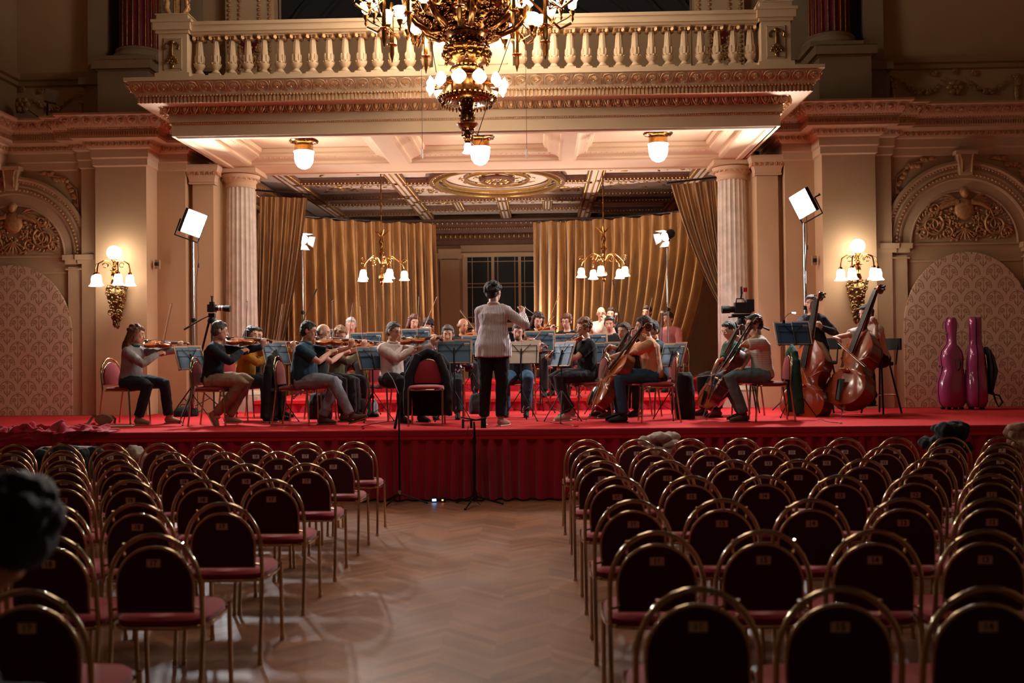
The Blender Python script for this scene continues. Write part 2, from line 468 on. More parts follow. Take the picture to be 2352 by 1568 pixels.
# blind arches with lunettes and damask panels
def arch_pts(cx, cz, r, y, n=28): return [(cx+r*cos(pi-pi*i/n), y, cz+r*sin(pi-pi*i/n)) for i in range(n+1)]
def blind_arch(s, name):
    cx = 7.30*s; y = 15.25
    m = MB()
    for r, t, dep in ((1.20, .045, .10), (1.09, .03, .07), (.98, .03, .05), (.80, .02, .03)):
        m.tube(arch_pts(cx, 3.28, r, y-dep*.6), (t), 6)
    # moulded archivolt face
    for r0, r1, d in ((.98, 1.20, .05), (.80, .98, .02)):
        a = arch_pts(cx, 3.28, r0, y-d); b = arch_pts(cx, 3.28, r1, y-d)
        k = len(a); m.add(a+b, [(i, i+1, k+i+1, k+i) for i in range(k-1)])
    # impost capitals and the strip pilasters below them
    for q in (-1, 1):
        xc = cx+q*(.98)
        for dx, w, d in ((0, .20, .12), (.19*q, .17, .16)):
            x0 = xc+dx
            m.bx((x0-w/2, y-d*.6, .81), (x0+w/2, y, 3.10))
            m.bx((x0-w/2-.03, y-d*.6-.03, 3.05), (x0+w/2+.03, y, 3.07)); m.bx((x0-w/2-.03, y-d*.6-.04, 3.14), (x0+w/2+.03, y, 3.20)); m.bx((x0-w/2-.06, y-d*.6-.07, 3.20), (x0+w/2+.06, y, 3.28))
    # keystone
    m.poly([(cx-.13, y-.14, 4.64), (cx+.13, y-.14, 4.64), (cx+.09, y-.14, 4.30), (cx-.09, y-.14, 4.30)][::-1], (0, .14, 0))
    m.bx((cx-.16, y-.17, 4.60), (cx+.16, y, 4.66))
    o = struct(name, m, STONE, label='blind arch with gilded lunette relief, '+('left' if s < 0 else 'right')+' of the stage')
    g = MB()
    for i, (r, st) in enumerate(((1.155, .05), (1.03, .06))):
        n = int(pi*r/st)
        for k in range(n):
            a = pi*(k+.5)/n; g.ell((cx+r*cos(a), y-.075, 3.28+r*sin(a)), (.024, .02, .02), 6, 4)
    g.tube([(cx-.1, y-.15, 4.62), (cx-.075, y-.17, 4.5), (cx-.07, y-.15, 4.33)], .018, 5); g.tube([(cx+.1, y-.15, 4.62), (cx+.075, y-.17, 4.5), (cx+.07, y-.15, 4.33)], .018, 5)
    g.build('gilded_beading', RELIEF, o, 60)
    g = MB(); g.T = Matrix.Translation((cx, y-.01, 3.30))
    scrollwork(g, 1.5, .72, seed=4+s, dens=1.3)
    # cherub with a garland before a cartouche
    g.ell((0, -.05, .73), (.060, .06, .075), 10, 8); g.ell((0, -.03, .76), (.07, .05, .07), 9, 6); g.ell((0, -.02, .50), (.15, .06, .17), 10, 8)
    for q in (-1, 1):
        g.tube([(q*.10, -.04, .60), (q*.24, -.05, .57), (q*.36, -.04, .50)], [.045, .035, .02], 7)
        for k in range(6): g.tube([(q*.10, -.02, .60), (q*(.22+.03*k), -.03, .70-.035*k), (q*(.34+.02*k), -.02, .72-.07*k)], [.02, .022, .006], 5)
        g.tube([(p[0]*1.0+q*.47, -.015, p[2]+.26) for p in spiral((0, 0), .17, 1.9, 2.2, q)], [.024*(1-.6*i/26) for i in range(27)], 6)
        g.tube([(p[0]+q*.62, -.015, p[2]+.12) for p in spiral((0, 0), .10, 1.5, .4, q)], [.02*(1-.6*i/26) for i in range(27)], 6)
        g.tube([(p[0]+q*.26, -.015, p[2]+.14) for p in spiral((0, 0), .10, 1.5, 1.4, q)], [.018*(1-.6*i/26) for i in range(27)], 6)
        g.tube([(p[0]+q*.44, -.015, p[2]+.53) for p in spiral((0, 0), .08, 1.5, 3.4, -q)], [.018*(1-.6*i/26) for i in range(27)], 6)
        for k in range(22):
            a = k*.55; g.ell((q*.47+.22*q*cos(a), -.012, .26+.20*sin(a)), (.034, .016, .014), 6, 4, Matrix.Rotation(-a*q+.6, 3, 'Y'))
    garland(g, -.36, 0, .46, .10, .024, 9); garland(g, 0, .36, .46, .10, .024, 9); garland(g, -.26, .26, .36, .12, .03, 12)
    for k in range(7):
        a = radians(-150+k*20); g.tube([(0, -.03, .2), (.2*cos(a), -.04, .2+.18*sin(a))], [.02, .008], 5)
    g.build('lunette_relief', RELIEF, o, 60)
    g = MB()
    for q in ((-1, 1) if s > 0 else (1,)):   # spandrel foliage
        rnd = random.Random(8)
        for k in range(16):
            u = k/15; g.ell((cx+q*(.98-.5*u*u), y-.02, 3.95+.62*sqrt(u)+rnd.uniform(-.05, .05)), (rnd.uniform(.03, .06), .02, rnd.uniform(.03, .055)), 6, 4, Matrix.Rotation(rnd.uniform(-1, 1), 3, 'Y'))
        g.tube([(cx+q*1.04, y-.02, 3.75), (cx+q*1.0, y-.02, 4.3), (cx+q*.75, y-.02, 4.5), (cx+q*.4, y-.02, 4.56)], .012, 5)
    g.build('spandrel_foliage', RELIEF, o, 60)
    # dado moulding between lunette and panel
    g = MB(); g.bx((cx-.84, y-.02, 3.0), (cx+.84, y, 3.03)); g.bx((cx-.84, y-.03, 3.255), (cx+.84, y, 3.285)); g.build('moulding', STONE, o)
    # damask panel with a rounded top standing in front
    g = MB(); yy = y-.10; r = .95; cz = 3.13-1.0
    pts = [(cx-r, yy, .812)]+[(cx-r*cos(pi*i/30), yy, cz-.12+1.13*sin(pi*i/30)) for i in range(31)]+[(cx+r, yy, .812)]
    g.poly(pts, (0, .05, 0)); t = g.build('damask_panel', DAMASK, None, 30)
    tag(t, 'round-topped panel covered in gold scrolled damask, '+('left' if s < 0 else 'right behind the magenta cases'), 'wall panel')
blind_arch(-1, 'trim_6'); blind_arch(1, 'trim_7')

# ================================================================== flanking anta capitals + fluted columns
def anta(s, name):
    m = MB(); x0, x1, y = s*4.60, s*4.24, 15.48
    P = [(x0, 15.62), (x0, y), (x1, y), (x1, 15.62)] if s < 0 else [(x1, 15.62), (x1, y), (x0, y), (x0, 15.62)]
    m.sweep([(0.02, 4.40), (.03, 4.42), (.02, 4.44), (.03, 4.5), (.08, 4.60), (.09, 4.64), (.10, 4.66), (.10, 4.70), (0, 4.70)], P)
    o = struct(name, m, STONE, label='capital of the anta beside the fluted column')
    g = MB(); put_along(g, P, .065, 4.57, .08, egg); g.build('gilded_ornament', RELIEF, o, 60)
anta(-1, 'trim_8'); anta(1, 'trim_9')
def column(s):
    t = thing('fluted_column', 'white fluted marble column '+('left beside the hanging gold curtain' if s < 0 else 'right behind the large video camera'), 'column', (s*3.965, 16.0, .81), 0, 'marble columns carrying the balcony')
    def fl(a, z):
        k = (a*20/(2*pi)) % 1.0; return 1-.085*sin(pi*k)**.7
    m = MB(); m.lathe([(.262, .42), (.258, .5), (.252, 1.5), (.24, 2.6), (.226, 3.58), (.226, 3.60)], 160, flute=fl); m.build('shaft', MARB, t, 50)
    m = MB(); m.box((0, 0, .12), (.70, .70, .24)); m.lathe([(.33, .24), (.35, .27), (.33, .31), (.29, .33), (.29, .36), (.31, .38), (.30, .41), (.27, .42)], 40); m.build('base', MARB, t)
    m = MB(); m.lathe([(.235, 3.60), (.245, 3.62), (.235, 3.64), (.235, 3.68), (.25, 3.69), (.30, 3.77), (.31, 3.80), (.29, 3.81)], 40)
    for k in range(22):
        a = 2*pi*k/22; m.T = Matrix.Rotation(a, 4, 'Z') @ Matrix.Translation((0, -.275, 3.74)) @ Matrix.Rotation(radians(-30), 4, 'X'); egg(m, .08)
    m.T = Matrix(); m.box((0, 0, 3.85), (.68, .68, .07)); m.build('capital', STONE, t)
column(-1); column(1)

# ================================================================== balcony
BP = [(-4.14, 16.4), (-4.14, 13.45), (4.14, 13.45), (4.14, 16.4)]
m = MB()
m.sweep([(-.10, 4.70), (0, 4.70), (0, 4.85), (.015, 4.86), (.015, 4.88), (.03, 4.885), (.03, 4.985), (.05, 4.99), (.06, 5.00), (.08, 5.03), (.10, 5.07), (.33, 5.075), (.33, 5.155), (.35, 5.16), (.37, 5.20), (.42, 5.30), (.45, 5.335), (.47, 5.34), (.47, 5.39), (-.4, 5.41)], BP)
# coffered underside
zc = 4.70; T = .22
xs = [(-3.72, -1.44), (-1.17, 1.24), (1.42, 3.74)]
m.bx((-4.10, 13.46, zc), (4.10, 13.66, zc+T)); m.bx((-4.10, 15.66, zc), (4.10, 16.4, zc+.5)); prev = -4.10
for a, b in xs: m.bx((prev, 13.66, zc), (a, 15.66, zc+T)); prev = b
m.bx((prev, 13.66, zc), (4.10, 15.66, zc+T))
m.bx((-4.1, 13.5, zc+T), (4.1, 16.4, zc+T+.04))
for a, b in xs:   # stepped frames inside every coffer
    R = [(a, 13.66), (a, 15.66), (b, 15.66), (b, 13.66)][::-1]
    for i, (o_, z_) in enumerate(((.05, zc+.05), (.09, zc+.10), (.22, zc+.14), (.27, zc+.19))):
        pass
    m.sweep([(-.0, zc), (-.03, zc+.012), (-.05, zc+.03), (-.05, zc+.06), (-.09, zc+.08), (-.20, zc+.11), (-.22, zc+.12), (-.22, zc+.15), (-.27, zc+.17), (-.29, zc+.22)], [(a, 13.66), (b, 13.66), (b, 15.66), (a, 15.66)], closed=True)
m.sweep([(-.0, zc-.001), (-.02, zc-.02), (-.10, zc-.02), (-.12, zc-.001)], [(-4.08, 13.48), (4.08, 13.48), (4.08, 16.36), (-4.08, 16.36)], closed=True)
bal = thing('balcony', 'cream balcony with baluster railing and gilded cornice over the stage', 'balcony', (0, 0, 0))
m.build('slab', STONE, bal)
g = MB()
put_along(g, BP, .425, 5.262, .19, shell); put_along(g, BP, .355, 5.165, .043, bead)
put_along(g, BP, .335, 5.115, .052, dentil)
put_along(g, BP, .105, 5.035, .13, egg); put_along(g, BP, .022, 4.870, .03, bead)
g.m = 1
put_along(g, BP, .065, 4.993, .03, bead)
g.build('gilded_cornice_ornament', [RELIEF, GILT], bal, 60)
g = MB()
for a, b in xs:
    for seg in ([(a+.02, 15.50), (b-.02, 15.50)], ):
        put_along(g, [(a+.15, 15.50), (b-.15, 15.50)], 0, zc+.115, .085, lambda q, s: (q.ell((0, 0, 0), (s*.3, s*.45, s*.25), 6, 4), q.tube([(-s*.45, -.3*s, 0), (0, .4*s, -.01), (s*.45, -.3*s, 0)], s*.09, 4)))
    for xx, sg in ((a+.15, 1), (b-.15, -1)):
        put_along(g, [(xx, 15.5), (xx, 13.8)], 0, zc+.115, .085, lambda q, s: (q.ell((0, 0, 0), (s*.3, s*.45, s*.25), 6, 4), q.tube([(-s*.45, -.3*s, 0), (0, .4*s, -.01), (s*.45, -.3*s, 0)], s*.09, 4)))
g.build('coffer_ornament', STONE, bal, 60)
# railing
def pier(x0, x1, nm):
    p = MB(); y0, y1 = 13.28, 13.62
    p.bx((x0, y0, 5.50), (x1, y1, 6.10)); p.bx((x0-.04, y0-.04, 5.39), (x1+.04, y1+.04, 5.52)); 
    p.bx((x0-.03, y0-.03, 6.06), (x1+.03, y1+.03, 6.10)); p.bx((x0-.06, y0-.06, 6.10), (x1+.06, y1+.06, 6.20)); p.bx((x0-.08, y0-.08, 6.20), (x1+.08, y1+.08, 6.235))
    p.bx((x0-.02, y0-.02, 6.235), (x1+.02, y1+.02, 6.31)); p.bx((x0-.035, y0-.035, 6.31), (x1+.035, y1+.035, 6.325))
    f = .07; xa, xb, za, zb = x0+f, x1-f, 5.56, 6.0
    for a, b in (((xa, za), (xb, za+.012)), ((xa, zb-.012), (xb, zb)), ((xa, za), (xa+.012, zb)), ((xb-.012, za), (xb, zb))):
        p.bx((a[0], y0-.008, a[1]), (b[0], y0+.01, b[1]))
    o = p.build('pier', STONE, bal)
    return o
for x0, x1 in ((-4.25, -3.86), (3.86, 4.25), (-.52, .55)):
    o = pier(x0, x1, '')
    g = MB(); cx = (x0+x1)/2; g.T = Matrix.Translation((cx, 13.27, 5.6))
    if x1-x0 < .6:
        g.m = 1; g.bx((-.12, -.002, -.02), (.12, .002, .38)); g.m = 0
        g.ell((0, -.01, .34), (.03, .02, .03), 8, 6); g.tube([(0, -.01, .32), (0, -.02, .15)], [.012, .02], 6)
        for q in (-1, 1):
            g.tube([(0, -.01, .30), (q*.06, -.015, .33), (q*.10, -.015, .29), (q*.09, -.015, .24), (q*.07, -.015, .26)], .009, 5)
            for k in range(5): g.ell((q*(.02+.012*k), -.02, .12-.015*k+.02*(k % 2)), (.022, .015, .016), 6, 4, Matrix.Rotation(q*.6, 3, 'Y'))
        rosette(g, (0, 0, .08), .05); g.ell((0, -.01, .01), (.02, .015, .035), 6, 4)
        g.build('trophy_relief', [GILT, SAND], o, 60)
    else:
        for a in (-.36, .02, .34): g.bx((a-.005, -.008, -.02), (a+.005, .004, .38))
m = MB()
for a, b in ((-3.86, -.52), (.55, 3.86)):
    m.bx((a, 13.33, 5.39), (b, 13.60, 5.50)); m.bx((a, 13.33, 6.06), (b, 13.60, 6.09)); m.bx((a, 13.29, 6.09), (b, 13.64, 6.17)); m.bx((a, 13.26, 6.17), (b, 13.67, 6.215))
m.build('handrail', STONE, bal)
m = MB(); m.box((0, 0, .02), (.155, .155, .04))
m.lathe([(.06, .04), (.068, .055), (.05, .075), (.045, .085), (.035, .10), (.05, .115), (.076, .155), (.078, .17), (.062, .185), (.058, .20), (.062, .24), (.055, .30), (.046, .38), (.038, .46), (.034, .49), (.042, .495), (.04, .51)], 14)
for k in range(8):
    a = k*pi/4; m.ell((.060*cos(a), .060*sin(a), .25), (.014, .014, .05), 5, 4); m.ell((.072*cos(a+.3), .072*sin(a+.3), .185), (.012, .012, .012), 5, 4)
    m.tube([(.05*cos(a), .05*sin(a), .30), (.036*cos(a), .036*sin(a), .48)], .006, 4)
m.box((0, 0, .555), (.15, .15, .025)); m.m = 1; g = m
for sx in (-1, 1):
    for sy in (-1, 1): g.tube([(sx*.045, sy*.085, .52), (sx*.062, sy*.06, .52), (sx*.062, -sy*.0, .52)], .026, 7); 
g.ell((0, -.06, .525), (.02, .02, .024), 6, 5)
for k in range(10):
    a = k*pi/5; g.ell((.052*cos(a), .052*sin(a), .055), (.012, .012, .012), 5, 4)
bm_me = m.mesh('baluster', [STONE, RELIEF], 50)
for a, b in ((-3.86, -.52), (.55, 3.86)):
    n = 15
    for i in range(n):
        o = put('baluster', bm_me, bal); o.location = (a+(b-a)*(i+.5)/n, 13.46, 5.50)
# lyre ornaments on the end piers
def lyre(x, label):
    t = thing('lyre_ornament', label, 'ornament', (x, 13.45, 6.325))
    for q in (-1, 1):
        g = MB(); g.tube([(0, 0, .03), (q*.09, 0, .05), (q*.15, 0, .14), (q*.13, 0, .22), (q*.17, 0, .30), (q*.15, 0, .40), (q*.09, 0, .46), (q*.11, 0, .56)], [.03, .045, .05, .04, .05, .04, .03, .02], 8, flat=.8)
        for k in range(6): g.ell((q*.17, -.02, .12+.06*k), (.02, .02, .014), 6, 4)
        g.build('arm', RELIEF, t, 60)
    g = MB()
    for k in range(5): g.tube([(-.03+.015*k, -.01, .02), (-.03+.015*k, -.01, .62)], .004, 4)
    g.bx((-.045, 0, 0), (.045, .02, .6)); g.build('strings', GILT, t)
lyre(-4.055, 'gilded lyre on the left end pier of the balcony'); lyre(4.055, 'gilded lyre on the right end pier of the balcony')

# ================================================================== upper storey behind the balcony
m = MB(); m.bx((-3.6, 16.3, 5.0), (3.6, 16.4, 6.98)); struct('wall_upper', m, PLASTER, label='plain wall behind the balusters')
m = MB(); m.bx((-4.6, 18.6, 5.2), (4.6, 18.8, 11))
for k in range(9):
    r = 2.2+.45*k; m.tube([(r*cos(radians(a)), 18.5, 5.7+r*.95*sin(radians(a))) for a in range(0, 181, 9)], .05, 5)
struct('wall_vault', m, DKWALL, label='dark vault of the upper stage opening')
m = MB()
for s in (-1, 1):
    pts = [(s*(3.35+.18*q), 18.4, 5.6+.25*q*q) for q in range(0, 5)]
    for k in range(3): m.poly([(s*(1.2+.75*k), 18.45, 6.55+.0*k), (s*(1.85+.75*k), 18.45, 6.5-.18*k), (s*(1.75+.75*k), 18.45, 7.0-.1*k), (s*(1.1+.75*k), 18.45, 7.1)], (0, .06, 0))
struct('window_3', m, DARKG)
def upper_pilaster(s, nm):
    m = MB(); x0, x1 = s*3.40, s*4.20
    m.bx((x0, 16.0, 5.4), (x1, 16.3, 8)); o = struct(nm, m, STONE, label='ornate pilaster beside the upper opening')
    g = MB(); cx = (x0+x1)/2
    for q in (-.33, .33, .16, -.16):
        for k in range(26): g.ell((cx+q, 15.98, 5.9+k*.075), (.035, .025, .03), 6, 4)
    g.T = Matrix.Translation((cx, 15.98, 6.35)); scrollwork(g, .34, .5, 5, 1, .012); g.T = Matrix()
    g.build('gilded_relief', RELIEF, o, 60)
    g = MB(); c = V((cx, 15.95, 6.75)); pts = [c+V((a*.13, 0, b*.16)) for a, b in ((-1, 1), (1, 1), (1, 0), (.7, -.6), (0, -1.1), (-.7, -.6), (-1, 0))]
    g.poly(pts[::-1], (0, .05, 0)); g.build('shield', mat('shield_red', srgb(110, 26, 34), .4), o)
upper_pilaster(-1, 'trim_10'); upper_pilaster(1, 'trim_11')
def upper_col(s):
    t = thing('red_column', 'dark red fluted column on a pedestal above the cornice, '+('left' if s < 0 else 'right')+' of the balcony', 'column', (s*5.40, 15.50, 5.36), 0, 'red columns of the upper storey')
    fl = lambda a, z: 1-.07*sin(pi*((a*20/(2*pi)) % 1.0))**.7
    m = MB(); m.lathe([(.31, 1.16), (.30, 1.4), (.285, 4.6)], 120, flute=fl); m.build('shaft', REDM, t, 50)
    m = MB()
    for k in range(20):
        a = 2*pi*k/20; m.tube([(.306*cos(a), .306*sin(a), 1.18), (.29*cos(a), .29*sin(a), 4.5)], .008, 4)
    m.build('gilded_fillet', GILT, t)
    m = MB(); m.lathe([(.40, .98), (.42, 1.01), (.40, 1.06), (.36, 1.08), (.36, 1.10), (.38, 1.12), (.36, 1.15), (.31, 1.17)], 40); m.build('base', OLIVE, t)
    m = MB(); m.box((s*.12, 0, .42), (.78, .80, .84)); m.box((s*.12, 0, .03), (.86, .88, .08)); m.box((s*.12, 0, .76), (.82, .84, .02)); m.box((s*.12, 0, .84), (.92, .94, .14)); m.box((0, 0, .95), (.8, .8, .08))
    m.m = 1; m.box((s*.12, -.472, .905), (.92, .006, .012)); m.build('pedestal', [OLIVE, GILT], t)
    m = MB(); m.bx((s*5.9, 15.35, 5.36), (s*6.22, 15.65, 5.96)); m.bx((s*5.88, 15.28, 5.96), (s*6.3, 15.65, 6.08)); m.bx((s*5.9, 15.4, 6.08), (s*6.2, 15.65, 9)); m.bx((s*4.6, 15.9, 6.2), (s*6.2, 16.1, 9)); m.bx((s*4.3, 15.85, 6.1), (s*6.2, 16.0, 6.22)); m.bx((s*4.3, 15.8, 6.28), (s*6.2, 16.0, 6.34))
    struct('trim_12' if s < 0 else 'trim_13', m, OLIVE, label='strip pilaster and mouldings behind the red column')
upper_col(-1); upper_col(1)

# ================================================================== apse: walls, ceiling, window
m = MB(); AW = 4.75; m.bx((-5, 24.5, 4.9), (5, 24.8, 5.3)); m.bx((-5.1, 16.4, 4.9), (-4.7, 24.8, 5.3)); m.bx((4.7, 16.4, 4.9), (5.1, 24.8, 5.3))
for s in (-1, 1):
    m.bx((s*AW, 16.4, .8), (s*(AW+.2), 24.7, 5.0)); 
    m.bx((s*4.66, 15.6, 4.6), (s*(AW+.2), 16.6, 5.0))
    for y in (17.6, 19.6, 21.4):  # pilasters and panelled doors of the side walls
        m.bx((s*(AW-.10), y, .8), (s*AW, y+.34, 4.7))
m.bx((-AW-.2, 24.5, .8), (AW+.2, 24.7, 5.0))
struct('wall_apse', m, SAND)
m = MB()
P = [(-AW, 16.5), (-AW, 24.5), (AW, 24.5), (AW, 16.5)]
m.sweep([(0, 4.40), (.03, 4.42), (.03, 4.52), (.07, 4.55), (.08, 4.66), (.16, 4.68), (.18, 4.80), (.26, 4.86), (.34, 4.97), (.34, 5.0)], P)
o = struct('trim_14', m, COFFD, label='dark cornice round the apse ceiling')
g = MB(); put_along(g, P, .12, 4.61, .12, egg); put_along(g, P, .30, 4.93, .12, egg); put_along(g, P, .2, 4.79, .06, bead); g.build('ornament', COFG, o, 60)
# coffered ceiling of the apse: beams below a pale field
m = MB(); m.bx((-AW, 16.4, 5.14), (AW, 24.6, 5.2)); ceil = struct('ceiling_apse', m, COFF, label='coffered ceiling of the apse with a large oval')
bm_ = MB(); gd = MB(); lip = MB()
cx0, cy0 = .06, 19.35
def beam(x0, y0, x1, y1, w=.22):
    d = V((x1-x0, y1-y0)); L = d.length; an = atan2(d.y, d.x); c = ((x0+x1)/2, (y0+y1)/2)
    bm_.box((c[0], c[1], 5.08), (L, w, .14), an)
    T = Matrix.Translation((c[0], c[1], 5.0)) @ Matrix.Rotation(an, 4, 'Z')
    for q in (-1, 1):
        lip.T = T; lip.box((0, q*w*.46, .02), (L, .03, .03)); lip.box((0, q*w*.60, .07), (L, .05, .06)); lip.T = Matrix()
    gd.T = T
    n = int(L/.07)
    for i in range(n):
        for q in (-1, 1): gd.ell((-L/2+(i+.5)*L/n, q*w*.60, .035), (.024, .03, .024), 5, 4)
    for i in range(int(L/.1)): gd.ell((-L/2+(i+.5)*.1, 0, .005), (.03, .025, .01), 5, 4)
    gd.T = Matrix()
for x in (-3.9, -1.86, 1.95, 3.9):
    beam(x, 16.4, x, 24.2)
for y in (20.95, 21.9, 23.4): beam(-3.9, y, -1.86, y, .16); beam(1.95, y, 3.9, y, .16); 
for y in (19.2, ): beam(-3.9, y, -1.86, y, .16); beam(1.95, y, 3.9, y, .16)
for y in (21.5, 22.9): beam(-1.86, y, 1.95, y, .18)
beam(cx0, 20.95, cx0, 24.2, .18); beam(cx0, 16.4, cx0, 17.8, .18)
for s in (-1, 1): beam(cx0+s*1.2, 19.35, cx0+s*1.85, 19.35, .18)
beam(-.95, 21.5, -.95, 22.9, .14); beam(1.05, 21.5, 1.05, 22.9, .14)
def oval(rx, ry, z, r, mb, n=64): mb.tube([(cx0+rx*cos(2*pi*i/n), cy0+ry*sin(2*pi*i/n), z) for i in range(n)], r, 6, closed=True)
for k, (f, z, r) in enumerate(((1.0, 5.02, .05), (1.10, 5.05, .05), (.88, 5.07, .04), (.52, 5.09, .03), (.26, 5.08, .04))): oval(1.18*f, 1.48*f, z, r, gd if k in (0, 2, 3) else lip)
for k in range(60):
    a = 2*pi*k/60; gd.ell((cx0+1.30*1.18*.82*cos(a), cy0+1.30*1.48*.82*sin(a), 5.04), (.03, .03, .03), 5, 4)
for k in range(10):
    a = 2*pi*k/10; gd.ell((cx0+.2*cos(a), cy0+.24*sin(a), 5.07), (.06, .05, .04), 6, 4)
# stucco sprays on the fields
rnd = random.Random(11)
spr = MB()
for fx, fy, fw_, fh_ in ((-1.0, 17.9, 1.3, .8), (1.1, 17.9, 1.3, .8), (-2.85, 18.2, 1.6, 1.4), (2.9, 18.2, 1.6, 1.4), (-1.15, 20.75, 1.1, .6), (1.25, 20.75, 1.1, .6), (-2.85, 20.1, 1.6, 1.2), (2.9, 20.1, 1.6, 1.2), (0, 22.2, 1.6, .7), (-1.4, 22.2, .6, .7), (1.5, 22.2, .6, .7), (cx0, cy0, 1.5, 1.2)):
    for k in range(46):
        x, y = fx+rnd.uniform(-.5, .5)*fw_, fy+rnd.uniform(-.5, .5)*fh_; a = rnd.uniform(0, pi)
        spr.ell((x, y, 5.13), (rnd.uniform(.03, .09), .02, .015), 5, 4, Matrix.Rotation(a, 3, 'Z'))
bm_.build('beam', COFF, ceil); lip.build('brown_moulding', COFFD, ceil, 30); gd.build('gilded_moulding', COFG, ceil, 60); spr.build('stucco_spray', COFG, ceil, 60)

def window(name, x0, x1, z0, z1, y, cas):
    m = MB(); t = .05
    m.bx((x0-.12, y-.06, z1), (x1+.12, y, z1+.10)); m.bx((x0-.12, y-.05, z0), (x0, y, z1)); m.bx((x1, y-.05, z0), (x1+.12, y, z1))
    m.bx((x0, y-.05, 2.36), (x1, y-.01, 2.48))
    for c in cas: m.bx((c-.035, y-.07, z0), (c+.035, y, z1))
    for a, b in zip([x0]+cas, cas+[x1]):
        for q in (a+.12, b-.12): m.bx((q-.008, y-.045, z0), (q+.008, y-.02, z1))
        for z in (z1-.11, 3.45, 3.36, 2.62, 2.25, 1.6): m.bx((a, y-.045, z-.008), (b, y-.02, z+.008))
    o = struct(name, m, FRAMEP, label='tall dark window between the back curtains')
    g = MB(); g.bx((x0, y-.03, z0), (x1, y-.025, z1)); g.build('pane', DARKG, o)
window('window_1', -.92, 1.0, .9, 4.10, 24.5, [-.29, .37])
m = MB()
for x0, x1 in ((-1.58, -1.10), (1.2, 1.68)):
    m.bx((x0, 24.38, .8), (x1, 24.5, 4.0)); m.bx((x0-.05, 24.34, 4.22), (x1+.05, 24.5, 4.30)); m.bx((x0-.02, 24.36, 4.0), (x1+.02, 24.5, 4.04))
    for q in (x0, x1): m.tube([(q, 24.33, 4.13), (q, 24.5, 4.13)], .09, 12)
    m.bx((x0, 24.34, 4.06), (x1, 24.5, 4.22))
struct('trim_15', m, SAND, label='ionic pilasters beside the apse window')
# tall windows on the side walls of the apse
for s, nm in ((1, 'window_2'), (-1, 'window_4')):
    m = MB(); x = s*(AW-.02)
    for y0, y1 in ((18.05, 19.45), (20.1, 21.3)):
        for q in (y0, y1, (y0+y1)/2): m.bx((x-.03*s, q-.04, .9), (x, q+.04, 4.2))
        for z in (.95, 1.7, 2.45, 3.3, 4.2): m.bx((x-.025*s, y0, z-.025), (x, y1, z+.025))
    o = struct(nm, m, FRAMEP); g = MB()
    for y0, y1 in ((18.05, 19.45), (20.1, 21.3)): g.bx((x-.005*s, y0, .9), (x+.01*s, y1, 4.2))
    g.build('pane', DARKG, o)
# small pedimented door-case seen right of the right column, niche bracket on the left
m = MB(); m.bx((4.30, 16.62, .8), (4.74, 16.7, 4.6)); m.bx((-4.74, 16.62, .8), (-4.30, 16.7, 4.6)); struct('wall_return', m, PLASTER)
def bracket(s, z, label):
    m = MB(); x = s*4.42
    m.poly([(x-.24, 16.3, z), (x+.24, 16.3, z), (x+.24, 16.3, z+.04), (x, 16.3, z+.30), (x-.24, 16.3, z+.04)][::-1], (0, .32, 0)); m.bx((x-.26, 16.26, z-.05), (x+.26, 16.62, z)); m.bx((x-.18, 16.4, z-.5), (x+.18, 16.62, z-.05))
    m.bx((x-.2, 16.38, z-.9), (x+.2, 16.62, z-.5)); m.bx((x-.24, 16.3, z-.16), (x+.24, 16.62, z-.12))
    tag(m.build('door_pediment', STONE), label, 'door pediment')
    m = MB(); m.bx((x-.17, 16.5, .8), (x+.17, 16.66, z-.9)); o = m.build('door_leaf', mat('mahogany', srgb(84, 34, 30), .4)); tag(o, 'dark mahogany door leaf under the small pediment '+('right' if s > 0 else 'left')+' of the stage', 'door')
bracket(1, 2.32, 'small cream door pediment beside the right column')
m = MB(); m.bx((-4.36, 16.3, 2.05), (-4.22, 16.6, 2.30)); m.poly([(-4.45, 16.3, 2.30), (-4.16, 16.3, 2.30), (-4.2, 16.3, 2.42)][::-1], (0, .3, 0)); m.bx((-4.33, 16.35, 1.85), (-4.25, 16.55, 2.05))
tag(m.build('wall_bracket', STONE), 'small carved bracket left of the left fluted column', 'bracket')

# ================================================================== the stage
t = thing('stage', 'red carpeted stage with a pleated burgundy velvet skirt', 'stage', (0, 0, 0))
m = MB(); m.bx((-10.9, 11.33, .70), (10.9, 15.3, .81)); m.bx((-4.75, 15.3, .70), (4.75, 24.5, .81)); m.build('carpeted_top', CARPET, t)
def skirt(u, v):
    x = -10.9+21.8*u; z = .775*(1-v)+.02
    ph = 36*x+2.6*sin(1.7*x)+1.8*sin(4.3*x)+.5*sin(3*x+2)*v; f = sin(ph); f = math.copysign(abs(f)**.55, f)
    am = .012+.070*v**.45*(.65+.35*sin(1.3*x+4*sin(.7*x)))
    return (x+.02*sin(5*x)*v, 11.36-am*f-.02*v, z)
m = MB(); m.grid(skirt, 2600, 6); m.build('velvet_skirt', VELVET, t, 180)
m = MB(); m.tube([(-10.9, 11.335, .80), (10.9, 11.335, .80)], .014, 6); m.bx((-10.9, 11.32, .745), (10.9, 11.34, .80)); m.build('skirt_band', VELVET, t)
def riser(x0, x1, y0, y1, z0, z1, label):
    t = thing('stage_riser', label, 'riser', (0, 0, 0))
    m = MB(); m.bx((x0, y0, z1-.05), (x1, y1, z1)); m.build('carpeted_top', CARPET, t)
    m = MB()
    m.grid(lambda u, v: (x0+(x1-x0)*u, y0+.02-.012*sin(u*(x1-x0)*34), z0+.002+(z1-z0-.05)*(1-v)), 400, 2); m.bx((x0, y0+.03, z0), (x1, y1, z1-.05)); m.build('velvet_front', VELVET, t, 180)
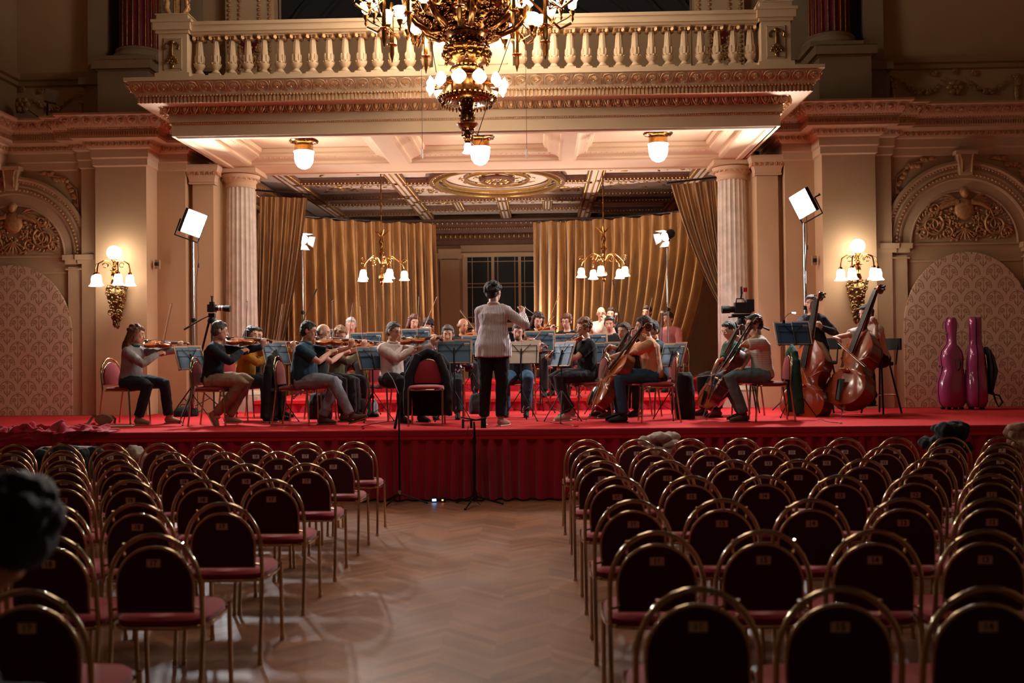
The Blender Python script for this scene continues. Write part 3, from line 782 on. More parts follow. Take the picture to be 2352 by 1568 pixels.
riser(-3.55, 3.6, 15.2, 18.4, .81, 1.0, 'lower red riser across the stage behind the strings')
riser(-4.3, 4.3, 18.4, 21.5, .81, 1.19, 'upper red riser at the back of the stage')

# ================================================================== curtains
def drape(name, A, B, label, folds=16, amp=.06, ctrl=None, nv=24, nu=None, group=None, cat='curtain', m_=None):
    """A(u), B(u): top and bottom edge; ctrl(u): optional middle of the fall; folds run with the fall"""
    mb = MB()
    def fn(u, v):
        a, b = V(A(u)), V(B(u))
        if ctrl: c = V(ctrl(u)); p = a*(1-v)**2+c*2*v*(1-v)+b*v*v
        else: p = a.lerp(b, v)
        e = .002; t2 = (V(A(min(1, u+e)))-V(A(max(0, u-e)))); t2.z = 0; t2.normalize(); n = V((t2.y, -t2.x, 0))
        ph = 2*pi*folds*u+1.1*sin(7*u+v*1.5)+.6*sin(23*u)
        f = sin(ph); f = math.copysign(abs(f)**.75, f)
        return p+n*f*amp*(.35+.65*min(1, v*3))+V((.01*sin(ph*.5+v*3), 0, 0))
    mb.grid(fn, nu or folds*12, nv)
    return tag(mb.build(name, m_ or SATIN, None, 180), label, cat, group)
def railY(x): return 20.65-1.35*(abs(x)/3.9)**2.5
xa, xb = -4.15, -1.28
drape('curtain', lambda u: (xa+(xb-xa)*u, railY(xa+(xb-xa)*u), 4.42-.02*sin(u*40)), lambda u: (xa+(xb-xa)*u+.10*u, railY(xa+(xb-xa)*u)+.05, 1.22), 'gold satin curtain across the back left of the apse', 17, .125)
xc, xd = .74, 4.15
drape('curtain', lambda u: (xc+(xd-xc)*u, railY(xc+(xd-xc)*u), 4.42-.02*sin(u*44)), lambda u: (xc+(xd-xc)*(u*.80), railY(xc+(xd-xc)*u*.8)+.02, 1.22), 'gold satin curtain across the back right of the apse', 19, .125,
      ctrl=lambda u: (xc+(xd-xc)*u*(1-.0*u), railY(xc+(xd-xc)*u), 2.6))
drape('curtain', lambda u: (-3.90+.80*u, 16.85+.1*u, 4.42-.02*u), lambda u: (-3.98+.20*u, 16.8, .95), 'gold curtain gathered beside the left marble column', 9, .05,
      ctrl=lambda u: (-3.92+.62*u, 16.85, 2.3))
drape('curtain', lambda u: (3.12+.80*u, 16.95-.1*u, 4.52+.06*u), lambda u: (3.98+.14*u, 16.85, 2.3+.1*u), 'gold curtain swept back to the right marble column', 9, .05,
      ctrl=lambda u: (3.42+.55*u, 16.9, 3.3))
drape('curtain', lambda u: (-4.35+.62*u, 18.3, 4.35), lambda u: (-4.4+.75*u, 18.2, .95), 'dark gold curtain end behind the left column', 7, .05)
def rod(pts, label):
    m = MB(); m.tube(pts, .018, 8)
    t = tag(m.build('curtain_rail', BLACK), label, 'curtain rail')
rod([(x/10, railY(x/10)+.02, 4.45) for x in range(-41, 42, 2)], 'dark curtain rail bent across the apse')
rod([(-3.98, 16.75, 4.52), (-3.05, 16.95, 4.46)], 'short curtain rail beside the left column')
rod([(3.05, 16.95, 4.56), (3.98, 16.75, 4.62)], 'short curtain rail beside the right column')
# ================================================================== lamps
def bell(mb, c, r, h, n=14):
    """downward bell of glass, mouth at the bottom"""
    mb.lathe([(r*.25, h), (r*.55, h*.92), (r*.72, h*.6), (r*.70, h*.3), (r*.85, h*.12), (r*1.1, 0), (r*1.05, -.004), (0, h*.3)], n, c)
def cup(mb, c, r, h, n=12):
    mb.lathe([(r*.3, 0), (r*.75, h*.15), (r*.8, h*.55), (r*.85, h*.8), (r*1.1, h), (r*.7, h*.9), (0, h*.8)], n, c, flute=lambda a, z: 1+.06*cos(8*a)*(z > h*.7))
# --- ceiling globes under the balcony
for x, y, lab in ((-2.55, 14.42, 'frosted glass dome lamp in brass, left under the balcony'), (.035, 14.35, 'frosted glass dome lamp in brass behind the chandelier tip'), (2.60, 14.33, 'frosted glass dome lamp in brass, right under the balcony')):
    t = thing('ceiling_lamp', lab, 'ceiling lamp', (x, y, 4.84), 0, 'dome lamps under the balcony')
    m = MB(); m.lathe([(.0, 0), (.20, -.0), (.215, -.02), (.20, -.04), (.16, -.045), (.14, -.06)], 28); 
    for k in range(4): m.ell((.19*cos(k*pi/2+.4), .19*sin(k*pi/2+.4), -.03), .02, 8, 6)
    m.build('ceiling_plate', BRONZE, t)
    m = MB(); m.lathe([(.125, -.05), (.132, -.06), (.132, -.17), (.14, -.175)], 40, flute=lambda a, z: 1+.012*cos(20*a)); m.build('brass_collar', BRASS, t)
    m = MB(); m.lathe([(.145, -.17), (.15, -.18), (.14, -.19), (.138, -.27), (.125, -.34), (.085, -.40), (.035, -.425), (0, -.43)], 28); m.build('glass_dome', DOME, t)
# --- wall sconces
def sconce(x, y, z, lab):
    t = thing('wall_sconce', lab, 'wall lamp', (x, y, z), 0, 'gilded wall sconces')
    m = MB()   # carved console on the wall
    m.lathe([(.01, -.64), (.04, -.60), (.03, -.55), (.07, -.46), (.06, -.40), (.10, -.28), (.13, -.16), (.14, -.05), (.10, .02), (.0, .03)], 14, (0, .12, 0))
    rnd = random.Random(5)
    for k in range(110):
        h = rnd.uniform(-.6, 0); r = .03+.13*(h+.62)/.62; a = rnd.uniform(pi, 2*pi)
        m.ell((r*cos(a), .10+r*sin(a)*.9, h), (rnd.uniform(.012, .03), .016, rnd.uniform(.015, .035)), 6, 4)
    for q in (-1, 1):
        m.tube([(p[0]+q*.10, .02, p[2]-.10) for p in spiral((0, 0), .075, 1.3, 1, q)], .014, 6)
        m.tube([(p[0]+q*.06, .02, p[2]-.40) for p in spiral((0, 0), .05, 1.2, 1, -q)], .012, 6)
    m.build('carved_console', ANTIQ, t, 60)
    m = MB(); m.lathe([(.035, 0), (.055, .04), (.03, .10), (.045, .16), (.03, .2), (.025, .24), (.035, .27), (.018, .29), (.016, .34), (.03, .37), (.05, .40)], 12)
    for k in range(6): m.ell((.05*cos(k), .05*sin(k), .22), .02, 6, 4)
    m.build('stem', BRASS, t)
    m = MB(); m.ell((0, 0, .50), .105, 20, 14); m.build("glass_globe", GLOBE, t, 180)
    for a in (-170, -125, -55, -12):
        c, s_ = cos(radians(a)), sin(radians(a)); R = .27
        m = MB(); m.tube([(.02*c, .02*s_, .30), (.08*c, .08*s_, .36), (.17*c, .17*s_, .365), (R*c*.93, R*s_*.93, .32), (R*c, R*s_, .24), (R*c, R*s_, .19)], .010, 6)
        m.tube([(c*(.13+.04*cos(q)), s_*(.13+.04*cos(q)), .31+.035*sin(q)) for q in [i*.6 for i in range(10)]], .006, 5)
        m.lathe([(.012, .20), (.028, .19), (.03, .16)], 8, (R*c, R*s_, 0)); o = m.build('arm', BRASS, t, 60)
        m = MB(); bell(m, (R*c, R*s_, .0), .085, .165); m.build('glass_bell', SHADE, o, 60)
    return t
sconce(-5.50, 14.72, 2.76, 'gilded wall sconce with globe above the woman in the grey sweater')
sconce(5.54, 14.72, 2.70, 'gilded wall sconce with globe above the two double basses')
# --- the two small chandeliers in the apse
PBELL = glow('pendant_bell_glass', (1.0, .84, .66, 1), 60)
def pendant(x, y, lab, rot):
    t = thing('pendant_chandelier', lab, 'chandelier', (x, y, 3.10), rot, 'small chandeliers in the apse')
    m = MB(); m.tube([(0, 0, .85), (0, 0, 1.98)], .012, 8); m.ell((0, 0, 1.35), .02, 8, 6); m.build('rod', BRONZE, t)
    m = MB(); m.lathe([(0, -.12), (.015, -.10), (.03, -.07), (.02, -.04), (.05, 0), (.055, .04), (.03, .1), (.02, .2), (.035, .3), (.02, .36), (.03, .45), (.045, .5), (.02, .56), (.03, .62), (.045, .68), (.02, .75), (.03, .82), (.01, .88)], 12)
    for k in range(5):
        a = k*2*pi/5; m.tube([(0, 0, .78), (.06*cos(a), .06*sin(a), .83), (.14*cos(a), .14*sin(a), .90)], [.012, .012, .004], 5)
        m.ell((.04*cos(a), .04*sin(a), .5), .02, 6, 4)
    m.build('stem', BRONZE, t)
    for k in range(5):
        a = k*2*pi/5; c, s_ = cos(a), sin(a); m = MB()
        m.tube([(0, 0, .25), (.08*c, .08*s_, .38), (.2*c, .2*s_, .42), (.32*c, .32*s_, .33), (.40*c, .40*s_, .25), (.42*c, .42*s_, .19)], .012, 6)
        for (rr, zz, r0) in ((.17, .31, .085), (.42, .31, .06)):
            m.tube([(c*(rr+p[0]), s_*(rr+p[0]), zz+p[2]) for p in spiral((0, 0), r0, 1.6, .5, 1, n=18)], .007, 5)
        m.lathe([(.014, .19), (.03, .17), (.03, .14)], 8, (.42*c, .42*s_, 0)); o = m.build('arm', BRASS, t, 60)
        m = MB(); bell(m, (.42*c, .42*s_, -.02), .085, .17); m.build('glass_bell', PBELL, o, 60)
pendant(-2.05, 18.3, 'small brass chandelier with glass bells, left in the apse', .2)
pendant(2.05, 18.3, 'small brass chandelier with glass bells, right in the apse', .75)
# --- the great chandelier
t = thing('great_chandelier', 'huge bronze chandelier of glowing flower glasses hanging before the balcony', 'chandelier', (.03, 11.95, 4.1))
Z0 = 4.1
m = MB()
body = [(.0, .10), (.03, .11), (.045, .14), (.03, .17), (.05, .20), (.055, .27), (.10, .30), (.13, .34), (.12, .36), (.09, .38), (.085, .44), (.10, .48), (.08, .52), (.10, .58), (.11, .60)]
m.lathe(body, 28)
for k in range(60):
    a = k*2.4; zz = .18+.42*(k/60); r = .06+.05*(k/60); m.ell((r*cos(a), r*sin(a), zz), .014, 5, 4)
m.build('lower_stem', BRONZE, t)
m = MB()  # crown that carries the flower glasses
m.lathe([(.0, .60), (.10, .60), (.30, .62), (.335, .66), (.35, .68), (.33, .70), (.31, .74), (.28, .78), (.27, .88), (.24, .90), (.15, .93), (.13, .95)], 36)
for k in range(36):
    a = 2*pi*k/36; m.ell((.345*cos(a), .345*sin(a), .655), (.022, .022, .03), 6, 4); m.ell((.30*cos(a), .30*sin(a), .58), (.012, .012, .03), 5, 4)
for k in range(12): a = 2*pi*k/12; m.box((.285*cos(a), .285*sin(a), .74), (.03, .07, .015), a)
m.build('lower_crown', BRONZE, t, 50)
for k in range(12):
    a = 2*pi*(k+.5)/12-pi/2+.13; c, s_ = cos(a), sin(a); zc = .80
    m = MB(); m.tube([(.24*c, .24*s_, .80), (.36*c, .36*s_, .795), (.40*c, .40*s_, zc)], [.02, .016, .03], 7); o = m.build('lamp_arm', BRONZE, t)
    m = MB(); R = V((c, s_, 0)).to_track_quat('Z', 'Y').to_matrix().to_4x4(); m.T = Matrix.Translation((.41*c, .41*s_, zc)) @ R
    m.lathe([(.03, 0), (.05, .02), (.085, .055), (.07, .05), (.0, .03)], 14, flute=lambda a_, z: 1+.07*cos(10*a_)); m.ell((0, 0, .04), .055, 12, 8); m.build('flower_glass', BULB, o, 60)
m = MB()
m.lathe([(.13, .93), (.19, .97), (.20, 1.0), (.15, 1.03), (.16, 1.06), (.25, 1.10), (.28, 1.18), (.265, 1.26), (.20, 1.31), (.18, 1.34), (.22, 1.38), (.24, 1.42), (.22, 1.46)], 40)
for k in range(14):
    a = 2*pi*k/14; m.ell((.26*cos(a), .26*sin(a), 1.19), (.05, .05, .06), 8, 5); m.ell((.18*cos(a), .18*sin(a), 1.0), .03, 6, 4)
for k in range(28): a = 2*pi*k/28; m.ell((.21*cos(a), .21*sin(a), 1.36), .018, 6, 4)
for k in range(120):
    a = rnd.uniform(0, 2*pi) if 'rnd' in globals() else k; zz = 1.08+.24*((k*.37) % 1); r = .245+.03*sin(pi*(zz-1.06)/.26)
    m.ell((r*cos(a), r*sin(a), zz), (.022, .022, .03), 5, 4)
m.build('vase', BRONZE, t, 50)
m = MB()   # pierced basin with leaves and volutes
m.lathe([(.20, 1.42), (.26, 1.44), (.36, 1.50), (.50, 1.58), (.62, 1.70), (.68, 1.84), (.66, 1.95), (.56, 2.05), (.50, 2.2), (.46, 2.5), (.3, 2.7), (.1, 2.9), (0, 2.95)], 48, flute=lambda a, z: 1+.05*cos(8*a)*(z < 2.0)+.02*cos(24*a))
rnd = random.Random(2)
for k in range(8):
    a = 2*pi*k/8+.2; c, s_ = cos(a), sin(a)
    T = Matrix.Rotation(a, 4, 'Z'); m.T = T
    m.tube([(.28, 0, 1.46), (.42, 0, 1.45), (.60, 0, 1.54), (.72, 0, 1.68), (.74, 0, 1.80), (.66, 0, 1.86), (.62, 0, 1.78), (.67, 0, 1.74)], [.03, .04, .045, .045, .04, .035, .03, .02], 8)
    m.tube([(.66, 0, 1.86), (.72, 0, 1.96), (.70, 0, 2.08), (.62, 0, 2.10), (.60, 0, 2.03)], [.04, .035, .03, .025, .015], 7)
    for q in (-1, 1):
        m.tube([(.34+.62*abs(p[0])*0+.30, q*.10+p[0], 1.66+p[2]) for p in spiral((0, 0), .09, 1.5, 1, q, n=18)], .014, 5)
    for j in range(70):
        u = rnd.random(); r = .26+.40*u**.7+.02; zz = 1.44+.48*u**1.5
        m.ell((r, rnd.uniform(-.22, .22)*(.4+u), zz), (.03, rnd.uniform(.015, .04), rnd.uniform(.02, .05)), 6, 4, Matrix.Rotation(rnd.uniform(-1, 1), 3, 'X'))
    m.T = Matrix()
m.build('openwork_basin', BRONZE, t, 60)
m = MB(); m.tube([(0, 0, 2.9), (0, 0, 6.9)], .03, 8); m.build('suspension_rod', BRONZE, t)
def flowerlamp(parent, x, y, z, r=.065):
    m = MB(); m.lathe([(.0, -.17), (.010, -.15), (.022, -.13), (.012, -.10), (.028, -.06), (.04, -.03), (.025, 0), (.03, .01)], 10, (x, y, z)); o = m.build('lamp_holder', BRONZE, parent)
    m = MB(); cup(m, (x, y, z), r, .12); m.build('flower_glass', BULB, o, 60)
for k in range(10):
    a = 2*pi*(k+.5)/10; c, s_ = cos(a), sin(a)
    m = MB(); m.tube([(.5*c, .5*s_, 1.98), (.8*c, .8*s_, 1.94), (1.05*c, 1.05*s_, 1.72), (1.2*c, 1.2*s_, 1.60), (1.34*c, 1.34*s_, 1.68)], .018, 7)
    m.tube([(1.0*c, 1.0*s_, 1.2), (1.0*c, 1.0*s_, 1.3), (1.0*c, 1.0*s_, 1.95)], [.004, .03, .02], 7); m.ell((1.0*c, 1.0*s_, 1.42), (.07, .07, .02), 10, 6)
    m.tube([(.62*c, .62*s_, 2.06), (.9*c, .9*s_, 2.2), (1.2*c, 1.2*s_, 2.0)], .018, 6)
    b = m.build('branch', BRASS, t)
    for r, da, z in ((1.36, 0, 1.86), (1.16, .16, 1.80), (1.16, -.16, 1.80), (1.0, .12, 1.66), (1.28, .0, 2.12)):
        if r == 1.0 and k % 2: continue
        x, y = r*cos(a+da), r*sin(a+da)
        m = MB(); m.tube([(1.05*c, 1.05*s_, 1.6), (x*.95, y*.95, z-.12), (x, y, z-.06)], .008, 5); 
        o = m.build('lamp_arm', BRASS, b); flowerlamp(b, x, y, z)
for k in range(8):
    a = 2*pi*k/8+.2; x, y = .80*cos(a), .80*sin(a)
    m = MB(); m.tube([(.6*cos(a), .6*sin(a), 1.7), (x*.95, y*.95, 1.52), (x, y, 1.56)], .012, 6); b = m.build('branch', BRASS, t); flowerlamp(b, x, y, 1.60, .075)
m = MB(); bell(m, (0, 0, .0), .06, .12, 12); m.build('tip_glass', BULB, t, 60)
m = MB(); m.tube([(-.55, 0, 2.1), (-.36, -.1, .95)], .005, 5); m.tube([(.80, 0, 2.1), (.32, 0, .8), (.12, .02, .22)], .005, 5); m.tube([(.12, .02, .22), (.07, 0, .26), (.05, 0, .12), (.12, -.02, .05), (.2, 0, .2), (.12, .02, .22)], .006, 5); m.build('guy_cable', BLACK, t)
# --- LED panels and fresnels on stands
def stand(t, z, r=.016, spread=.5, mt=None, m1=None):
    m = MB(); m.tube([(0, 0, .12), (0, 0, z*.55)], r*1.25, 10); m.tube([(0, 0, z*.55), (0, 0, z)], r, 10); m.build('pole', mt or CHROME, t)
    m = MB(); m.lathe([(r*2, -.03), (r*2, .03)], 10, (0, 0, z*.55)); m.box((r*2, 0, z*.55), (.03, .015, .02)); m.lathe([(r*2, -.03), (r*2, .03)], 10, (0, 0, z*.3)); m.lathe([(r*2.2, -.05), (r*2, .05)], 10, (0, 0, .5)); m.build('collar', m1 or BLACK, t)
    for k in range(3):
        a = 2*pi*k/3+.5; m = MB(); m.tube([(0, 0, .48), (spread*cos(a), spread*sin(a), .012)], .010, 6); m.tube([(0, 0, .14), (spread*.45*cos(a), spread*.45*sin(a), .26)], .006, 5); m.build('leg', m1 or BLACK, t)
def led_panel(x, y, z, tx, ty, tz, roll, lab):
    s = thing('light_stand', 'tall chrome light stand carrying the '+lab, 'light stand', (x, y, .81)); stand(s, z-.81-.28)
    t = thing('led_light_panel', 'glowing white square '+lab, 'stage light', (x, y, z))
    d = V((tx, ty, tz))-V((x, y, z)); R = d.to_track_quat('-Y', 'Z').to_matrix().to_4x4() @ Matrix.Rotation(roll, 4, 'Y')
    m = MB(); m.T = R; m.box((0, 0, 0), (.34, .07, .36)); m.box((0, .06, 0), (.2, .07, .24)); m.tube([(.2, .04, .0), (.24, .1, .0), (.2, .14, .02)], .012, 6)
    m.tube([(-.2, .02, 0), (-.2, .02, -.25), (.2, .02, -.25), (.2, .02, 0)], .012, 6); m.build('housing', MATTE, t)
    m = MB(); m.T = R; m.bx((-.155, -.04, -.168), (.155, -.036, .168)); m.build('diffuser', LEDM, t)
    m = MB(); m.tube([(x*0+.05, .05, -.1), (.06, .06, -.5), (.03, .05, -.9), (.04, .04, -z+.9)], .005, 5); m.ell((.06, .06, -.62), (.012, .012, .04), 6, 4); m.build('cable', BLACK, t)
led_panel(at(443, 510, 14.5).x, 14.5, at(443, 512, 14.5).z, .8, 10.4, 1.7, radians(13), 'panel lamp beside the left fluted column')
led_panel(at(1846, 467, 14.3).x, 14.3, at(1846, 467, 14.3).z, -.6, 10.6, 1.6, radians(-17), 'panel lamp above the double basses')
for px, py, Y, tx, lab in ((694, 548, 17.4, 1.0, 'left'), (1532, 541, 17.4, -1.4, 'right')):
    p = at(px, py, Y); d = V((tx, 13, 1.0))-p
    s = thing('light_stand', 'tall light stand by the back curtain, '+lab, 'light stand', (p.x+(.0), p.y, 1.0)); stand(s, p.z-1.0-.12)
    t = thing('spotlight', 'lit spotlight with barn doors before the '+lab+' back curtain', 'stage light', p)
    m = MB(); m.T = d.to_track_quat('-Y', 'Z').to_matrix().to_4x4()
    m.T = m.T @ Matrix.Rotation(radians(90), 4, 'X')
    m.lathe([(.06, -.16), (.08, -.12), (.085, .02), (.09, .06)], 20); T0 = m.T.copy(); m.build('housing', MATTE, t)
    m = MB(); m.T = T0; m.lathe([(.0, .072), (.05, .07), (.078, .062)], 20); m.build('lens', LEDM, t)
    for k in range(4):
        m = MB(); m.T = T0 @ Matrix.Rotation(k*pi/2, 4, 'Z'); m.poly([(-.07, .088, .06), (.07, .088, .06), (.10, .15, .17), (-.10, .15, .17)], (0, .003, 0)); m.build('barn_door', MATTE, t)
    lamp('spotlight_beam', 'SPOT', tuple(p+d.normalized()*.12), 160, (1, .95, .88), .08, (tx, 13, 1.0), None, 70)

# work light on the floor of the apse, hidden behind the players, washing the ceiling
lamp('apse_uplight', 'SPOT', (.5, 20.0, 1.3), 700, (1, .90, .76), .12, (.2, 19.9, 5.1), None, 130)
# ================================================================== banquet chairs (sitter looks along +y)
def arch_path(w, z0, zs, zt, y0, y1, n=16):
    P = [(-w, y0, z0), (-w, y0+(y1-y0)*.5*(zs-z0)/(zt-z0), zs)]
    P = [(-w, y0, z0)]
    for i in range(n+1):
        a = pi-pi*i/n; z = zs+(zt-zs)*sin(a); P.append((w*cos(a), y0+(y1-y0)*(z-z0)/(zt-z0), z))
    return P+[(w, y0, z0)]
def seat_mesh():
    m = MB(); m.grid(lambda u, v: (lambda x, y: (x, y, .485-.030*(2*u-1)**4-.030*(2*v-1)**4-.012*(v > .9)))(-.205+.41*u, -.19+.40*v), 10, 10)
    m.bx((-.205, -.19, .435), (.205, .21, .455)); return m
def outline_box(m, a, b):
    pass
m = MB()
pts = []
for i in range(28):
    a = 2*pi*i/28; c, s_ = cos(a), sin(a); pts.append((.213*math.copysign(abs(c)**.5, c), .01+.205*math.copysign(abs(s_)**.5, s_)))
rings = [(.90, .437), (1.0, .443), (1.0, .468), (.93, .484), (.6, .494), (0.02, .497)]
m.add([(x*k, y*k, z) for k, z in rings for x, y in pts], [(r*28+i, r*28+(i+1) % 28, (r+1)*28+(i+1) % 28, (r+1)*28+i) for r in range(5) for i in range(28)]+[tuple(range(27, -1, -1))])
ch_seat = m.mesh('seat', REDV, 40)
m = MB(); m.tube([(x*1.02, .01+(y-.01)*1.02, .437) for x, y in pts], .010, 6, closed=True); ch_sf = m.mesh('seat_frame', CHGOLD, 60)
m = MB(); P = arch_path(.165, .515, .63, .795, -.205, -.225); q = len(P)
fr = [(x, y+.018, z) for x, y, z in P]; bk = [(x, y-.012, z) for x, y, z in P]; cf = (0, -.165, .64); cb = (0, -.235, .64)
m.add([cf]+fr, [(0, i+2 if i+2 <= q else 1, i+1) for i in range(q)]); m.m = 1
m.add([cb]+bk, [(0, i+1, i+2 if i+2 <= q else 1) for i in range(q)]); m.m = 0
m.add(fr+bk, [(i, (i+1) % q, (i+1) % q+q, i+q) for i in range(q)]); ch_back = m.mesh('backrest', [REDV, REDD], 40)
m = MB(); m.tube(arch_path(.170, .515, .63, .803, -.205, -.228), .009, 7, closed=True); ch_rim = m.mesh('backrest_rim', CHGOLD, 60)
m = MB(); P = arch_path(.205, .45, .62, .86, -.195, -.245); m.tube(P, .0115, 8)
for x in (-.13, .13): m.tube([(x, -.235, .765+.0), (x*1.02, -.238, .825)], .006, 5)
m.tube([(-.205, -.2, .52), (-.165, -.207, .53)], .006, 5); m.tube([(.205, -.2, .52), (.165, -.207, .53)], .006, 5)
ch_frame = m.mesh('back_frame', CHGOLD, 60)
def leg_mesh(x, y0, y1):
    m = MB(); m.tube([(x, y0, .455), (x*1.0, y1, .012)], .0115, 8); m.tube([(x, y1, .025), (x, y1, 0)], .014, 8); return m.mesh('leg', CHGOLD, 60)
ch_legs = [leg_mesh(x, a, b) for x in (-.205, .205) for a, b in ((-.195, -.25), (.20, .225))]
PLATE = mat('number_card', srgb(226, 216, 204), .6); INK = mat('ink', srgb(40, 30, 34), .7)
plates = {}
def plate_mesh(n):
    if n in plates: return plates[n]
    cu = bpy.data.curves.new('digits', 'FONT'); cu.body = str(n); cu.size = .034; cu.align_x = 'CENTER'; cu.align_y = 'CENTER'; cu.offset = .0008
    o = bpy.data.objects.new('digits', cu); col.objects.link(o); dg = bpy.context.evaluated_depsgraph_get(); dg.update()
    me = bpy.data.meshes.new_from_object(o.evaluated_get(dg)); vs = [tuple(v.co) for v in me.vertices]; fs = [tuple(p.vertices) for p in me.polygons]
    bpy.data.objects.remove(o); bpy.data.curves.remove(cu); bpy.data.meshes.remove(me)
    m = MB(); m.bx((-.031, -.0015, -.018), (.031, .0015, .018)); m.m = 1
    m.add([(x, -.0022, y) for x, y, z in vs], fs)
    plates[n] = m.mesh('number_card', [PLATE, INK], 0); return plates[n]
def make_chair(loc, rz, label, group, number=None):
    t = thing('banquet_chair', label, 'chair', loc, rz, group)
    put('seat', ch_seat, t); put('seat_frame', ch_sf, t); b = put('backrest', ch_back, t); put('backrest_rim', ch_rim, b); put('back_frame', ch_frame, t)
    for l in ch_legs: put('leg', l, t)
    if number:
        p = put('number_card', plate_mesh(number), b); p.location = (0, -.236, .735); p.rotation_euler = (radians(3), 0, radians(random.uniform(-2, 2)))
    return t
rowY = [3.305, 4.363, 5.31, 6.346, 7.285, 8.232, 9.15]
rown = ['row nearest the camera', 'second row from camera', 'third row from camera', 'fourth row from camera', 'fifth row from camera', 'sixth row from camera', 'front row by the stage']
ordn = ['aisle seat', 'second from aisle', 'third from aisle', 'fourth from aisle', 'fifth from aisle', 'sixth from aisle', 'seventh from aisle', 'eighth from aisle', 'ninth from aisle']
rnd = random.Random(21)
for r, Y in enumerate(rowY):
    xl, xr = -.842, [1.40, 1.388, 1.375, 1.356, 1.335, 1.335, 1.29][r]
    for side, x0, st, num0 in (('left', xl, -.456, [17]*6+[16]), ('right', xr, .470, [16]*6+[15])):
        for i in range(9):
            x = x0+st*i
            lim0 = CAM.x-(Y+.2)*.56-.35; lim1 = CAM.x+(Y+.2)*.495+.3
            if x < lim0 or x > lim1: continue
            if side == 'left' and r == 6 and i in (4,) and False: continue
            n = num0[r]+i if side == 'left' else num0[r]-i
            make_chair((x+rnd.uniform(-.006, .006), Y+.245+rnd.uniform(-.008, .008), 0), radians(rnd.uniform(-1.2, 1.2)),
                f'gold chair numbered {n}, {side} block, {rown[r]}, {ordn[i]}', f'numbered audience chairs of the {side} block', n)
def stage_chair(x, y, z, deg, label): return make_chair((x, y, z), radians(deg-90), label, 'players\' chairs on the stage')
# ================================================================== instruments
VARN = mat('violin_varnish', srgb(150, 66, 26), .22, coat=.6, var=.35, vscale=5)
VTOP = mat('violin_top', srgb(196, 104, 44), .22, coat=.6, var=.2, vscale=6)
CEL1 = mat('cello_varnish', srgb(124, 54, 26), .2, coat=.7, var=.35, vscale=3)
CTOP = mat('cello_top', srgb(176, 90, 40), .22, coat=.7, var=.3, vscale=3)
DARKC = mat('dark_cello_varnish', srgb(86, 26, 22), .2, coat=.7, var=.3, vscale=3)
BASS1 = mat('bass_varnish', srgb(120, 50, 26), .18, coat=.8, var=.35, vscale=2)
BTOP = mat('bass_top', srgb(140, 60, 30), .18, coat=.8, var=.3, vscale=2)
BTOPR = mat('bass_top_red', srgb(186, 76, 34), .18, coat=.8, var=.3, vscale=2)
EBONY = mat('ebony', srgb(20, 17, 18), .25)
STRING = mat('string', srgb(180, 180, 180), .3, .8)
HAIRB = mat('bow_hair', srgb(216, 200, 170), .6); STICK = mat('bow_stick', srgb(128, 62, 32), .3)
OUT = [(0, 0), (.004, .06), (.02, .14), (.05, .205), (.11, .268), (.20, .292), (.30, .278), (.355, .250), (.375, .258), (.385, .245), (.41, .200), (.46, .168), (.52, .158), (.57, .166), (.61, .195), (.63, .212), (.645, .200), (.70, .226), (.78, .236), (.86, .226), (.92, .185), (.96, .125), (.985, .07), (1.0, .03)]
OUTB = [(0, 0), (.004, .06), (.02, .15), (.05, .215), (.11, .275), (.20, .302), (.30, .286), (.355, .250), (.372, .258), (.385, .240), (.42, .195), (.48, .172), (.54, .175), (.59, .200), (.605, .215), (.62, .205), (.68, .220), (.75, .215), (.82, .18), (.88, .135), (.94, .085), (.98, .05), (1.0, .03)]
def dense(o, k=3):
    r = []
    for i in range(len(o)-1):
        p0, p1, p2, p3 = o[max(0, i-1)], o[i], o[i+1], o[min(len(o)-1, i+2)]
        for j in range(k):
            t = j/k; q = [.5*((2*b)+(-a+c)*t+(2*a-5*b+4*c-d)*t*t+(-a+3*b-3*c+d)*t**3) for a, b, c, d in zip(p0, p1, p2, p3)]
            r.append((q[0], max(0, q[1])))
    return r+[o[-1]]
